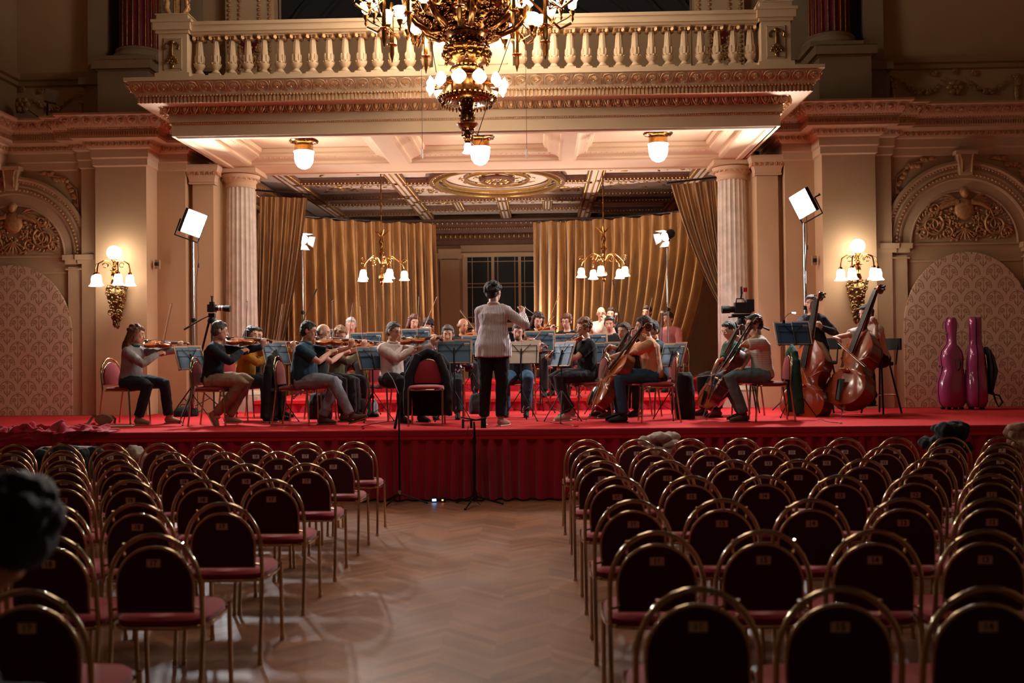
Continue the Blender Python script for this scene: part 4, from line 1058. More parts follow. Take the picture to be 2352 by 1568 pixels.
def string_instrument(kind, name, label, cat, vm, tm, group=None):
    """y runs from tail to scroll, z is the belly's normal; origin at the tail end"""
    B, T, dep, out = {'violin': (.356, .595, .036, OUT), 'viola': (.40, .66, .04, OUT), 'cello': (.755, 1.24, .125, OUT), 'bass': (1.10, 1.80, .21, OUTB)}[kind]
    t = thing(name, label, cat, group=group)
    out = dense(out); L = [(w, p) for p, w in out]; loop = [(w*B, p*B) for w, p in L]+[(-w*B, p*B) for w, p in reversed(L[1:])]
    n = len(loop); cy = .45*B
    def dome(sgn, z0, arch, ov, thick):
        m = MB(); vs = []; rings = [(1.0-.015, z0-sgn*thick), (1.0+ov, z0-sgn*thick), (1.0+ov, z0), (.9, z0+sgn*arch*.35), (.7, z0+sgn*arch*.75), (.4, z0+sgn*arch*.97), (.02, z0+sgn*arch)]
        for k, z in rings:
            vs += [(x*k, cy+(y-cy)*k, z) for x, y in loop]
        fs = [(r*n+i, r*n+(i+1) % n, (r+1)*n+(i+1) % n, (r+1)*n+i) for r in range(len(rings)-1) for i in range(n)]
        return m.add(vs, fs)
    dome(1, dep/2, B*.045, .012, B*.012).build('top_plate', tm, t, 50)
    m = dome(-1, -dep/2, B*.04, .012, B*.012)
    m.add([(x*.985, y, z) for z in (-dep/2, dep/2) for x, y in loop], [(i, (i+1) % n, (i+1) % n+n, i+n) for i in range(n)]); m.build('back_and_ribs', vm, t, 50)
    zt = dep/2+B*.045; fb0, fb1 = B*.62, T*.915; zf = zt+B*.035; w = B*(.042 if kind in ('violin', 'viola') else .031)
    m = MB(); m.add([(-w*1.3, fb0, zf), (w*1.3, fb0, zf), (w*.8, fb1, dep/2+B*.03), (-w*.8, fb1, dep/2+B*.03), (-w*1.3, fb0, zf+B*.022), (w*1.3, fb0, zf+B*.022), (w*.8, fb1, dep/2+B*.045), (-w*.8, fb1, dep/2+B*.045)], [(3, 2, 1, 0), (4, 5, 6, 7), (0, 1, 5, 4), (1, 2, 6, 5), (2, 3, 7, 6), (3, 0, 4, 7)]); m.build('fingerboard', EBONY, t)
    m = MB(); m.tube([(0, B*.96, dep/2-B*.01), (0, B*1.02, dep/2), (0, fb1, dep/2+B*.01), (0, fb1+B*.05, dep/2-B*.01), (0, T-B*.08, dep/2-B*.05)], [(w*1.0, w*1.1), (w*.95, w*.8), (w*.75, w*.55), (w*.8, w*.8), (w*.55, w*.7)], 10)
    m.tube([(0, T-B*.09+B*.06*(1-k/22)*cos(4*pi*k/22-1.2), dep/2-B*.045+B*.06*(1-k/22)*sin(4*pi*k/22-1.2)) for k in range(20)], [w*.55]*20, 8); m.ell((0, T-B*.09, dep/2-B*.045), (w*1.15, w*.6, w*.6), 10, 6)
    m.build('neck_and_scroll', vm, t, 60)
    m = MB()
    for k, q in enumerate((-1, 1, -1, 1)): yk = fb1+(T-fb1)*(.12+.15*k); m.tube([(0, yk, dep/2-B*.02), (q*w*2.5, yk, dep/2-B*.02)], [w*.2, w*.38], 6)
    m.build('pegs', EBONY, t)
    m = MB(); m.bx((-B*.06, B*.40, zt-B*.01), (B*.06, B*.412, zt+B*.05)); m.bx((-B*.045, B*.40, zt+B*.05), (B*.045, B*.408, zt+B*.085)); m.build('bridge', mat('maple', srgb(206, 160, 104), .5), t)
    m = MB(); m.add([(-B*.03, B*.03, zt), (B*.03, B*.03, zt), (B*.06, B*.28, zt+B*.04), (-B*.06, B*.28, zt+B*.04), (0, B*.03, zt+B*.02), (0, B*.28, zt+B*.065)], [(3, 2, 1, 0), (0, 1, 4), (2, 3, 5), (1, 2, 5, 4), (3, 0, 4, 5)]); m.build('tailpiece', EBONY, t)
    m = MB()
    for k in range(4):
        x = (k-1.5)*B*.022; m.tube([(x, B*.27, zt+B*.055), (x*1.2, B*.406, zt+B*.087), (x*.6, fb1, dep/2+B*.05)], max(.0008, B*.0016), 4)
    m.build('strings', STRING, t)
    for s in (-1, 1):
        m = MB(); m.tube([(s*B*.09, B*.50, zt-B*.004), (s*B*.105, B*.47, zt-B*.008), (s*B*.12, B*.40, zt-B*.012), (s*B*.145, B*.33, zt-B*.016), (s*B*.155, B*.31, zt-B*.02)], B*.0075, 5); m.ell((s*B*.08, B*.505, zt-B*.004), (B*.014, B*.014, B*.006), 6, 4); m.ell((s*B*.165, B*.305, zt-B*.022), (B*.018, B*.018, B*.008), 6, 4); m.build('f_hole', EBONY, t)
    if kind in ('violin', 'viola'):
        m = MB(); m.ell((-B*.13, B*.09, zt+B*.01), (B*.13, B*.09, B*.04), 10, 6); m.build('chin_rest', EBONY, t)
    else:
        m = MB(); L2 = .30 if kind == 'cello' else .16; m.tube([(0, 0, 0), (0, -L2, 0)], [.006, .004], 6); m.tube([(0, .005, 0), (0, -.03, 0)], .016, 8); m.build('endpin', STRING, t)
    return t, (B, T, dep)
def bow(a, b, label, group='bows', up_=(0, 0, 1)):
    """stick from the hand a towards b"""
    a, b = V(a), V(b); t = thing('bow', label, 'bow', a, group=group); d = b-a; L = d.length; d.normalize(); u = d.cross(V(up_)).normalized().cross(d)
    m = MB(); m.tube([V((0, 0, 0))-d*.04, d*L*.25-u*.004, d*L*.6-u*.008, d*L*.93-u*.002, d*L], [.005, .0045, .004, .0035, .003], 6); m.tube([d*L, d*(L-.01)-u*.025], [.004, .003], 5); m.build('stick', STICK, t)
    m = MB(); m.tube([d*.02-u*.022, d*(L-.012)-u*.024], (.004, .0015), 4); m.build('bow_hair', HAIRB, t)
    m = MB(); m.tube([d*-.015-u*.013, d*.035-u*.013], [.009, .010], 6); m.build('frog', EBONY, t)
    return t
def orient(o, P, axis, nrm):
    y = V(axis).normalized(); z = V(nrm)-y*V(nrm).dot(y); z.normalize(); x = y.cross(z)
    o.matrix_world = Matrix.Translation(V(P)) @ Matrix((x, y, z)).transposed().to_4x4()
    return o

# ------------------------------------------------------------------ music stands
def music_stand(px, Y, z0, ztop, face, label, kind='blue', wide=.46, tilt=18, flabel=None, hgt=.33):
    """face = direction (degrees) the back of the desk looks to; ztop = top edge above z0"""
    x = X(px, Y) if px is not None else 0
    t = thing('music_stand', 'black wire music stand '+label, 'music stand', (x, Y, z0), radians(face-90), 'black wire music stands')
    zc = ztop-hgt*.5
    m = MB(); m.tube([(0, .02, .10), (0, .02, zc-.15)], .009, 8); m.tube([(0, .02, zc-.55), (0, .02, zc-.05)], .007, 8); m.build('pole', BLACK, t)
    m = MB(); m.lathe([(.018, -.02), (.018, .02)], 8, (0, .02, zc-.5)); m.ell((.025, .02, zc-.5), (.015, .008, .008), 6, 4); m.lathe([(.016, -.02), (.016, .03)], 8, (0, .02, .42)); m.build('clamp', BLACK, t)
    for k in range(3):
        a = 2*pi*k/3+.4; m = MB(); m.tube([(0, .02, .40), (.27*cos(a), .02+.27*sin(a), .012)], .0065, 6); m.tube([(0, .02, .12), (.15*cos(a), .02+.15*sin(a), .19)], .004, 4); m.ell((.27*cos(a), .02+.27*sin(a), .012), .012, 6, 4); m.build('leg', BLACK, t)
    R = Matrix.Translation((0, 0, zc)) @ Matrix.Rotation(radians(tilt), 4, 'X')
    m = MB(); m.T = R; r = .0045; h = hgt*.5
    m.tube([(-.24, .012, -h+.01), (.24, .012, -h+.01)], .006, 5); m.tube([(-.22, .014, .02), (.22, .014, .02)], r, 5)
    m.tube([(0, .02, -h), (0, .02, .05)], .011, 6); 
    for s in (-1, 1):
        m.tube([(0, .016, -.02), (s*.12, .016, h*.72)], r, 5); m.tube([(s*.2, .014, -h+.01), (s*.2, .014, h*.6)], r, 5)
        m.tube([(s*.2, .012, -h+.01), (s*.2, -.035, -h+.01), (s*.2, -.035, -h+.04)], r, 5)
    m.tube([(-.2, .014, h*.6), (.2, .014, h*.6)], r, 5)
    m.build('desk', BLACK, t)
    if kind:
        f = thing('sheet_music', flabel or ('open music folder on the stand '+label), 'music folder', (x, Y, z0), radians(face-90), 'music folders on the stands')
        m = MB(); m.T = R; 
        cov = {'blue': FOLDER, 'pale': PAPER, 'white': PAPER}[kind]
        m.bx((-wide/2, -.006, -h+.018), (-.002, .002, h+.01)); m.bx((.002, -.006, -h+.018), (wide/2, .002, h)); m.build('cover', cov, f)
        if kind != 'white':
            m = MB(); m.T = R; m.bx((-wide/2+.02, .002, -h+.03), (-.006, .0045, h-.012)); m.bx((.006, .002, -h+.03), (wide/2-.02, .0045, h-.022)); m.build('blue_lining', BLUE, f)
            m = MB(); m.T = R; m.bx((-wide/2+.035, .0045, h-.075), (-wide/2+.10, .0055, h-.045)); m.m = 1; m.ell((-wide/2+.088, .0056, h-.06), (.008, .001, .008), 8, 4); m.bx((-wide/2+.042, .0055, h-.065), (-wide/2+.075, .006, h-.055)); m.build('sticker', [PAPER, mat('sticker_ink', srgb(150, 40, 60), .6)], f, 0)
        m = MB(); m.T = R; m.bx((-wide/2+.01, -.010, -h+.02), (-.006, -.006, h-.01)); m.bx((.006, -.010, -h+.02), (wide/2-.01, -.006, h-.02)); m.m = 1
        for s in (-1, 1):
            for k in range(7):
                for j in range(3): m.bx((s*wide/4-wide*.18, -.0106, h-.06-k*.035-j*.005), (s*wide/4+wide*.18, -.0101, h-.0588-k*.035-j*.005))
        m.build('paper', [PAPER, INK], f, 0)
    return t
# ================================================================== people
SKIN = mat('skin', srgb(214, 160, 132), .5, var=.08, vscale=14); SKIN2 = mat('skin_pale', srgb(226, 178, 156), .5, var=.08, vscale=14); SKIN3 = mat('skin_tan', srgb(196, 140, 108), .5, var=.08, vscale=14)
for s_ in (SKIN, SKIN2, SKIN3):
    bs = s_.node_tree.nodes['Principled BSDF']; bs.inputs['Subsurface Weight'].default_value = .0
LIPS = mat('lips', srgb(170, 92, 84), .5); EYEW = mat('eye_white', srgb(220, 214, 208), .3); EYED = mat('eye_dark', srgb(30, 22, 20), .2)
def cloth(name, c, var=.2): return mat('cloth_'+name, c, .9, sheen=.03, var=var, vscale=9, bump=.15, bscale=60)
def hairm(name, c): return mat('hair_'+name, c, .5, bump=.8, bscale=110, var=.4, vscale=30)
def striped(name, c1, c2, axis, per, duty=.35):
    m = mat(name, c1, .85); nt, xyz, tc = coords(m)
    f = (xyz[axis]/per).frac().lt(duty); c = ramp_mix(nt, f, c1, c2); nt.links.new(c, nt.nodes['Principled BSDF'].inputs['Base Color']); return m
def floral():
    m = mat('floral_cloth', srgb(20, 24, 44), .85); nt, xyz, tc = coords(m); b = nt.nodes['Principled BSDF']
    v = nt.nodes.new('ShaderNodeTexVoronoi'); v.inputs['Scale'].default_value = 22; nt.links.new(tc.outputs['Object'], v.inputs['Vector'])
    f = Ex(nt, v.outputs['Distance']).lt(.33); c = ramp_mix(nt, f, srgb(20, 24, 44), v.outputs['Color'])
    c = ramp_mix(nt, f*.55, c, srgb(214, 170, 176)); nt.links.new(c, b.inputs['Base Color']); return m
def ik(a, b, l1, l2, hint):
    a, b = V(a), V(b); d = b-a; L = min(d.length, (l1+l2)*.995); n = d.normalized()
    q = (l1*l1-l2*l2+L*L)/(2*L); h = sqrt(max(0, l1*l1-q*q)); hv = V(hint); hv = hv-n*hv.dot(n); hv.normalize()
    return a+n*q+hv*h, a+n*L
def hand(mb, W, d, n, side, curl=.7, g=1.0):
    """palm from wrist W along d, palm facing n; side=+1 thumb towards n x d, -1 the other way; g = size"""
    d = V(d).normalized(); n = V(n); n = (n-d*n.dot(d)).normalized(); l = n.cross(d)*side; W = V(W)
    mb.tube([W-d*.02, W+d*.02*g, W+d*.05*g, W+d*.082*g], [(.020*g, .020*g), (.022*g, .034*g), (.017*g, .040*g), (.014*g, .038*g)], 10, upv=tuple(l))
    for k, (o, L, st) in enumerate(((.030, .072, .082), (.010, .082, .088), (-.011, .076, .085), (-.030, .058, .078))):
        p = W+l*o*g+d*(st-.012)*g; dd = d.copy(); P = [p]; an = curl*(.85+.12*k)
        for j, f in enumerate((.012, .42, .30, .26)):
            if j: an_ = an*(1.0 if j < 3 else .6); dd = (dd*cos(an_)+n*sin(an_)*1.0).normalized(); nn = n; n2 = None
            P.append(P[-1]+dd*L*g*(f if j else .16))
            if j:
                # rotate the bending normal with the finger
                ax = d.cross(n); n = (Matrix.Rotation(an*(1.0 if j < 3 else .6), 3, ax) @ n)
        mb.tube(P, [.0098*g, .0098*g, .0092*g, .0085*g, .0078*g], 7)
        n = V(n); ax = None
        n = (l.cross(d)*side*-1).normalized() if False else (V(n))
        n = hand_n(d, l, side)
    n = hand_n(d, l, side)
    p = W+d*.022*g+l*.026*g
    mb.tube([p, p+(l*.8+d*.6+n*.25)*.028*g, p+(l*.75+d*.9+n*.6).normalized()*.058*g+l*.006, p+(l*.35+d*1.0+n*.9).normalized()*.082*g], [.015*g, .0125*g, .0105*g, .009*g], 8)
def hand_n(d, l, side):
    return (d.cross(l)*side).normalized()
def wrinkle(me, amp, sc_, seed):
    vs = me.vertices; n = len(vs); co = [0.0]*(3*n); no = [0.0]*(3*n); vs.foreach_get('co', co); vs.foreach_get('normal', no)
    for i in range(n):
        x, y, z = co[3*i:3*i+3]; k = noise.noise((x*sc_+seed, y*sc_, z*sc_*.6)); k = amp*(1-abs(k)*2.2)+amp*.6*noise.noise((x*sc_*2.7, y*sc_*2.7+seed, z*sc_*2))
        co[3*i] += no[3*i]*k; co[3*i+1] += no[3*i+1]*k; co[3*i+2] += no[3*i+2]*k
    vs.foreach_set('co', co); me.update()

def person(label, px, Y, z0, face, skin=SKIN, shirt=None, sleeve='long', trousers=None, shoes=None, hair='short', hairc=None, glasses=False, lean=.04, tw=0,
           headyaw=0, headpitch=8, headroll=0, lh=None, rh=None, lhd=None, rhd=None, lhn=None, rhn=None, lel=(-.7, -.2, -.7), rel=(.7, -.2, -.7), legs=None, stand=False, belly=0, wide=1.0,
           scale=1.0, vox=.0085, beard=None, curl=(.75, .75), hip=None, collar=None, x=None, seat=.50, shoe='shoe', female=False, world=False, teenone=None, hairlen=.15):
    x = X(px, Y) if x is None else x
    t = thing('person', label, 'person', (x, Y, z0), radians(face-90)); t.scale = (scale,)*3
    M = Matrix.Translation((x, Y, z0)) @ Matrix.Rotation(radians(face-90), 4, 'Z') @ Matrix.Scale(scale, 4); Mi = M.inverted()
    if world:
        lh = Mi @ V(lh) if lh else None; rh = Mi @ V(rh) if rh else None
        R3 = Mi.to_3x3()
        lhd, rhd, lhn, rhn = [(R3 @ V(q)) if q else None for q in (lhd, rhd, lhn, rhn)]
    hz = .93 if stand else seat+.045
    H = V(hip or (0, 0, hz)); up_ = V((0, lean/.47, 1)).normalized()
    SH = H+up_*.435+V((0, .01, 0)); NK = SH+up_*.055; HD = NK+V((0, .035, .135))+V((0, lean*.15, 0))
    sw = (.158 if not female else .138)*wide; ct, st_ = cos(radians(tw)), sin(radians(tw))
    def sh(s): return SH+V((s*sw*ct, s*sw*st_, -.035))
    lh = V(lh) if lh is not None else V((-.12, .36, hz+.12)); rh = V(rh) if rh is not None else V((.12, .36, hz+.12))
    Le, Lw = ik(sh(-1), lh, .27, .245, lel); Re, Rw = ik(sh(1), rh, .27, .245, rel)
    lhd = V(lhd) if lhd is not None else (Lw-Le); rhd = V(rhd) if rhd is not None else (Rw-Re)
    lhn = V(lhn) if lhn is not None else V((0, 0, -1)); rhn = V(rhn) if rhn is not None else V((0, 0, -1))
    if legs is None: legs = ((-.13, .42, .0), (-.14, .44, 0), (.13, .42, .0), (.14, .44, 0)) if not stand else ((-.09, .01, 0), (-.10, .0, 0), (.09, .01, 0), (.10, -.0, 0))
    kz = .50 if stand else seat+.035
    K = [V((legs[0][0], legs[0][1], kz+legs[0][2])), V((legs[2][0], legs[2][1], kz+legs[2][2]))]
    A = [V((legs[1][0], legs[1][1], .085+legs[1][2])), V((legs[3][0], legs[3][1], .085+legs[3][2]))]
    # ---- torso sections
    def torso(e, lo=0.0):
        u = up_; b = belly
        P = [H+V((0, 0, -.06+lo)), H+V((0, 0, .02)), H+u*.12+V((0, b*.5, 0)), H+u*.24+V((0, b*.3, 0)), H+u*.36, SH+u*-.04, SH+u*.015, NK]
        Rr = [(.15*wide+e, .105+e), (.165*wide+e, .12+e), (.145*wide+b*.6+e, .11+b+e), (.14*wide+b*.4+e, .108+b*.6+e), (.155*wide+e, .115+e), (.155*wide+e, .095+e), (.115*wide+e, .075+e), (.058+e*.5, .06+e*.5)]
        return P, Rr
    def put_torso(mb, e, i0=0, i1=8):
        P, Rr = torso(e); mb.tube(P[i0:i1], Rr[i0:i1], 16, upv=(0, 1, 0))
        for s in (-1, 1): mb.tube([NK+V((s*.02, 0, -.02)), NK.lerp(sh(s), .6)+V((0, 0, .004)), sh(s)+V((s*.012, 0, .0))], [.040+e, .045+e, .046+e], 10); mb.ell(sh(s), .049+e, 10, 8)
    def arm(mb, s, e, frac, cut=None):
        S_, E_, W_ = (sh(-1), Le, Lw) if s < 0 else (sh(1), Re, Rw)
        P = [S_, S_.lerp(E_, .35), S_.lerp(E_, .8), E_, E_.lerp(W_, .25), E_.lerp(W_, .7), W_]; r = [.048, .048, .042, .040, .041, .034, .026]
        r = [q*(1.0 if not female else .9)+e for q in r]; k = {1.0: 7, .5: 4}.get(frac, 7)
        if frac == .5: P = [P[0], P[1], S_.lerp(E_, .72)]; r = [r[0]+.004, r[1]+.008, r[2]+.014]
        if frac == .8: P = P[:5]+[E_.lerp(W_, .5)]; r = r[:5]+[r[5]+.006]
        mb.tube(P, r, 12)
    def leg(mb, s, e, end=1.0, hem=0):
        i = 0 if s < 0 else 1; h = H+V((s*.09, .0, -.01)); k, a = K[i], A[i]
        e2 = k.lerp(a, end)
        P = [h+V((0, -.03, 0)), h.lerp(k, .5)+V((0, 0, .012)), h.lerp(k, .9), k, k.lerp(a, .2), k.lerp(a, .45), e2 if end >= .9 else k.lerp(a, end)]
        mb.tube(P, [q*wide**.5+e for q in (.095, .082, .064, .060, .058, .056)]+[.040+e+hem], 14)
    # ---- body (one continuous skin)
    Rh = Matrix.Rotation(radians(headyaw), 3, 'Z') @ Matrix.Rotation(radians(-headpitch), 3, 'X') @ Matrix.Rotation(radians(headroll), 3, 'Y')
    def hp(p): return HD+Rh @ V(p)
    m = MB(); put_torso(m, -.006)
    arm(m, -1, -.002, 1.0); arm(m, 1, -.002, 1.0); leg(m, -1, -.008); leg(m, 1, -.008)
    for i in (0, 1):
        d = V((legs[1+2*i][0]*.2, .16, 0)) if len(legs) < 5 else V(legs[4+i]); m.ell(A[i]+V((0, .02, -.035)), (.035, .05, .03), 8, 6)
    m.tube([NK-up_*.03, NK+V((0, .008, .04)), hp((0, -.005, -.05))], [.056, .052, .052], 12)
    m.ell(hp((0, -.008, .025)), (.076, .094, .094), 16, 12, Rh); m.ell(hp((0, .028, -.045)), (.056, .062, .068), 14, 10, Rh); m.ell(hp((0, .050, -.088)), (.026, .024, .022), 10, 6, Rh)
    m.ell(hp((0, .062, -.005)), (.054, .026, .05), 12, 8, Rh)
    m.tube([hp((0, .082, .022)), hp((0, .098, -.008)), hp((0, .106, -.026)), hp((0, .086, -.036))], [.010, .0125, .0145, .010], 8)
    for s in (-1, 1):
        m.ell(hp((s*.030, .070, -.028)), (.020, .018, .018), 8, 6, Rh); m.ell(hp((s*.078, -.008, -.008)), (.011, .02, .030), 8, 6, Rh)
        m.tube([hp((s*.012, .086, .030)), hp((s*.042, .078, .032))], .009, 6)
    hand(m, Lw, lhd, lhn, 1, curl[0]); hand(m, Rw, rhd, rhn, -1, curl[1])
    put('body', remesh(m, 'body', skin, vox, 2), t)
    # ---- face details
    m = MB()
    for s in (-1, 1): m.ell(hp((s*.031, .0815, .008)), (.0125, .008, .0055), 8, 6, Rh)
    m.m = 1
    for s in (-1, 1): m.ell(hp((s*.031, .0855, .0075)), (.0062, .006, .0055), 8, 6, Rh)
    m.build('eyes', [EYEW, EYED], t, 180)
    m = MB(); m.tube([hp((-.022, .086, -.058)), hp((-.008, .093, -.055)), hp((.008, .093, -.055)), hp((.022, .086, -.058))], [.003, .0055, .0055, .003], 6); m.build('mouth', LIPS, t, 180)
    hm = hairc or hairm('brown', srgb(62, 38, 26))
    m = MB()
    for s in (-1, 1): m.tube([hp((s*.014, .090, .030)), hp((s*.032, .090, .035)), hp((s*.050, .078, .028))], [.0035, .004, .0025], 5)
    m.build('eyebrows', hm if hair != 'bald' else hairm('grey', srgb(120, 104, 92)), t, 180)
    if glasses:
        m = MB()
        for s in (-1, 1): m.tube([hp((s*.032+.022*cos(q*pi/6), .099, .006+.016*sin(q*pi/6))) for q in range(12)], .0022, 5, closed=True); m.tube([hp((s*.054, .097, .008)), hp((s*.080, .05, .008)), hp((s*.082, -.01, .006))], .0018, 4)
        m.tube([hp((-.01, .10, .008)), hp((.01, .10, .008))], .0018, 4); m.build('glasses', MATTE if glasses is True else glasses, t)
    # ---- hair
    rr = random.Random(int(abs(px or x)*10)+3); m = MB()
    if hair in ('short', 'curly', 'long', 'pony', 'bun', 'wavy', 'bob'):
        m.ell(hp((0, -.022, .040)), (.084, .096, .088), 16, 12, Rh); m.ell(hp((0, -.045, -.005)), (.080, .068, .075), 14, 10, Rh); m.ell(hp((0, .040, .088)), (.060, .036, .028), 10, 6, Rh)
    if hair == 'short':
        for k in range(26): a, b = rr.uniform(-pi, pi), rr.uniform(.35, 1.5); m.ell(hp((.078*cos(b)*cos(a), -.018+.088*cos(b)*sin(a), .044+.080*sin(b))), rr.uniform(.012, .02), 6, 4)
        for s in (-1, 1): m.tube([hp((s*.076, .02, .04)), hp((s*.078, .018, -.0))], [.012, .007], 6)
    if hair in ('curly', 'wavy'):
        for k in range(90 if hair == 'curly' else 50):
            a, b = rr.uniform(-pi, pi), rr.uniform(-.3, 1.4); q = V((.090*cos(b)*cos(a), -.02+.10*cos(b)*sin(a), .035+.095*sin(b)))
            if q.y > .045 and q.z < .075: continue
            m.ell(hp(q), rr.uniform(.014, .024), 6, 4)
    if hair in ('long', 'wavy', 'bob'):
        L = hairlen if hair != 'bob' else .12
        for k in range(24):
            a = radians(-200+220*k/23); cx_, cy_ = .080*cos(a), -.015+.085*sin(a)
            if cy_ > .02: continue
            zs = [.05, 0, -.08, -.08-L*.4, -.08-L*.75, -.08-L]
            P = [hp((cx_*(1+.12*(i > 1)+rr.uniform(-.05, .08)), cy_*(1+.1*(i > 1))-(.012 if i > 2 else 0)+rr.uniform(-.008, .008), z)) for i, z in enumerate(zs)]
            for i in range(3, 6): P[i] = V((P[i].x, min(P[i].y, SH.y-.02+(.0 if abs(P[i].x) < .1 else .03)), P[i].z)) if abs(headyaw) < 90 else P[i]
            m.tube(P, [.016, .018, .018, .018, .015, .007], 6)
    if hair in ('pony', 'bun'):
        if hair == 'pony': m.tube([hp((0, -.10, .06)), hp((0, -.135, .06)), hp((0, -.155, -.01)), hp((0, -.14, -.12)), hp((0, -.12, -.19))], [.018, .03, .034, .026, .01], 8)
        else: m.ell(hp((0, -.115, .01)), .04, 10, 8, None)
    if hair == 'fringe':   # bald top, cropped sides
        for s in (-1, 1): m.ell(hp((s*.060, -.03, -.005)), (.022, .055, .040), 10, 6, Rh)
        m.ell(hp((0, -.075, -.01)), (.06, .03, .045), 10, 6, Rh)
    if m.v:
        me = remesh(m, 'hair', hm, .008, 2); wrinkle(me, .0035, 60, 3); put('hair', me, t)
    if beard:
        m = MB(); m.ell(hp((0, .040, -.078)), (.050, .050, .036), 12, 8, Rh); m.tube([hp((-.026, .088, -.056)), hp((0, .097, -.046)), hp((.026, .088, -.056))], .006, 6)
        put('beard', remesh(m, 'beard', beard, .007, 1), t)
    # ---- clothes
    shirt = shirt or cloth('black', srgb(22, 23, 28))
    m = MB(); e = .013
    P, Rr = torso(e); Rr[7] = (Rr[7][0]*1.05, Rr[7][1]*1.05)
    P[0] = H+V((0, 0, -.02)); Rr[0] = (Rr[0][0]+.012, Rr[0][1]+.012)
    if stand: P[0] = H+V((0, 0, -.13)); Rr[0] = (.215*wide, .175); Rr[1] = (.21*wide, .165); Rr[2] = (.18*wide, .14+belly)
    NKc = P[7]; P[7] = SH+up_*.030; Rr[7] = (.084, .070)
    m.tube(P, Rr, 16, upv=(0, 1, 0))
    for s in (-1, 1): m.tube([NK+V((s*.03, 0, -.045)), NK.lerp(sh(s), .6)+V((0, 0, -.002)), sh(s)+V((s*.012, 0, .0))], [.035+e, .045+e, .046+e], 10); m.ell(sh(s), .051+e, 10, 8); arm(m, s, e, {'long': 1.0, 'short': .5, 'mid': .8}[sleeve])
    me = remesh(m, 'shirt', shirt, .0095, 4); wrinkle(me, .0055 if sleeve == 'long' else .004, 11, (px or 0)*.37); put('shirt', me, t)
    if collar:
        m = MB(); c = SH+up_*.045; m.tube([c+V((.064*cos(q*pi/8), .012+.062*sin(q*pi/8)+0, .010-.012*sin(q*pi/8))) for q in range(16)], (.012, .017), 6, closed=True); m.build('collar', collar if collar is not True else shirt, t, 180)
    trousers = trousers or cloth('black', srgb(22, 23, 28))
    m = MB(); m.ell(H+V((0, -.01, -.0)), (.160*wide, .12, .075), 14, 10); 
    leg(m, -1, .009, .94, .012); leg(m, 1, .009, .94, .012)
    me = remesh(m, 'trousers', trousers, .010, 4); wrinkle(me, .0055, 12, (px or 0)*.11); put('trousers', me, t)
    # ---- shoes
    sm, so = shoes or (MATTE, MATTE)
    for i in (0, 1):
        fd = V((.05*(-1, 1)[i], 1, 0)) if len(legs) < 6 else V(legs[4+i]); fd.normalize(); a = A[i]; 
        dn = V((0, 0, -1)); side = fd.cross(dn).normalized(); dn = side.cross(fd)
        if dn.z > 0: dn = -dn
        p = a+dn*.035
        m = MB(); m.tube([p-fd*.055, p-fd*.03, p+fd*.04+dn*.002, p+fd*.10+dn*.012, p+fd*.16+dn*.020, p+fd*.185+dn*.022], [(.018, .02), (.036, .042), (.036, .046), (.040, .034), (.034, .024), (.014, .012)], 12, upv=tuple(dn))
        m.tube([a+V((0, 0, .03)), p-dn*.01], [.040, .036], 10)
        m.m = 1; m.tube([p-fd*.058+dn*.042, p+dn*.044, p+fd*.10+dn*.044, p+fd*.188+dn*.038], [(.036, .009), (.036, .010), (.043, .009), (.026, .007)], 12, upv=tuple(dn.cross(fd)) if False else tuple(fd.cross(dn).cross(fd)))
        m.build(shoe, [sm, so], t, 50)
    return t, M, dict(HD=HD, NK=NK, SH=SH, H=H, Lw=Lw, Rw=Rw, hp=hp)

def violinist(label, px, Y, z0, face, ins='violin', vdir=(-.5, .85, -.02), H=(.06, .02, -.17), blabel='', bowlen=.72, vl=None, **kw):
    """pose a seated player with instrument under the chin and bow across the strings"""
    seat = kw.get('seat', .50); lean = kw.get('lean', .04); hz = seat+.045
    P0 = V((-.075, lean+.10, hz+.497)); d = V(vdir).normalized(); n = V((.30, .10, .95)); n = (n-d*n.dot(d)).normalized()
    T = .595 if ins == 'violin' else .66; S = P0+d*T*.42+n*.05
    lat = d.cross(n)   # to the player's right of the strings
    lw = P0+d*T*.76-n*.055+lat*.034; hh = S+V(H)
    kw.setdefault('lhd', tuple(n*.95+d*.15+lat*.05)); kw.setdefault('lhn', tuple(-lat)); kw.setdefault('rhd', tuple((S-hh).normalized()*.3+V((-.5, .6, .1)))); kw.setdefault('rhn', (-.3, -.3, -1))
    kw.setdefault('headyaw', 22); kw.setdefault('headroll', -8); kw.setdefault('headpitch', 12)
    kw.setdefault('lel', (-.15, -.1, -1)); kw.setdefault('rel', (.8, -.2, -.6))
    b = (S-hh).normalized()+V((random.uniform(-.12, .12), random.uniform(-.12, .12), 0)); b.normalize(); wr = hh-V(kw['rhd']).normalized()*.07+V((0, -.0, .02))
    t, M, J = person(label, px, Y, z0, face, lh=tuple(lw), rh=tuple(wr), curl=(1.0, .9), **kw)
    o, dims = string_instrument(ins, ins, vl or 'varnished %s held by the %s' % (ins, label), ins, VARN, VTOP, 'violins and violas')
    R3 = M.to_3x3(); orient(o, M @ P0, R3 @ d, R3 @ n)
    bow(M @ hh, M @ (hh+b*bowlen), 'bow in the right hand of the %s' % (blabel or label), up_=tuple(R3 @ d))
    return t, M, J
ST = .81
BLK = cloth('black', srgb(11, 12, 16)); NAVY = cloth('navy', srgb(18, 24, 40)); GREY = cloth('grey_knit', srgb(150, 146, 144)); MUST = cloth('mustard_knit', srgb(176, 124, 34))
TEAL = cloth('teal_jersey', srgb(26, 62, 80)); WHITE = cloth('white_cotton', srgb(226, 210, 200), .05); JEANS = cloth('blue_jeans', srgb(44, 82, 110)); LJEANS = cloth('washed_jeans', srgb(140, 146, 158), .3)
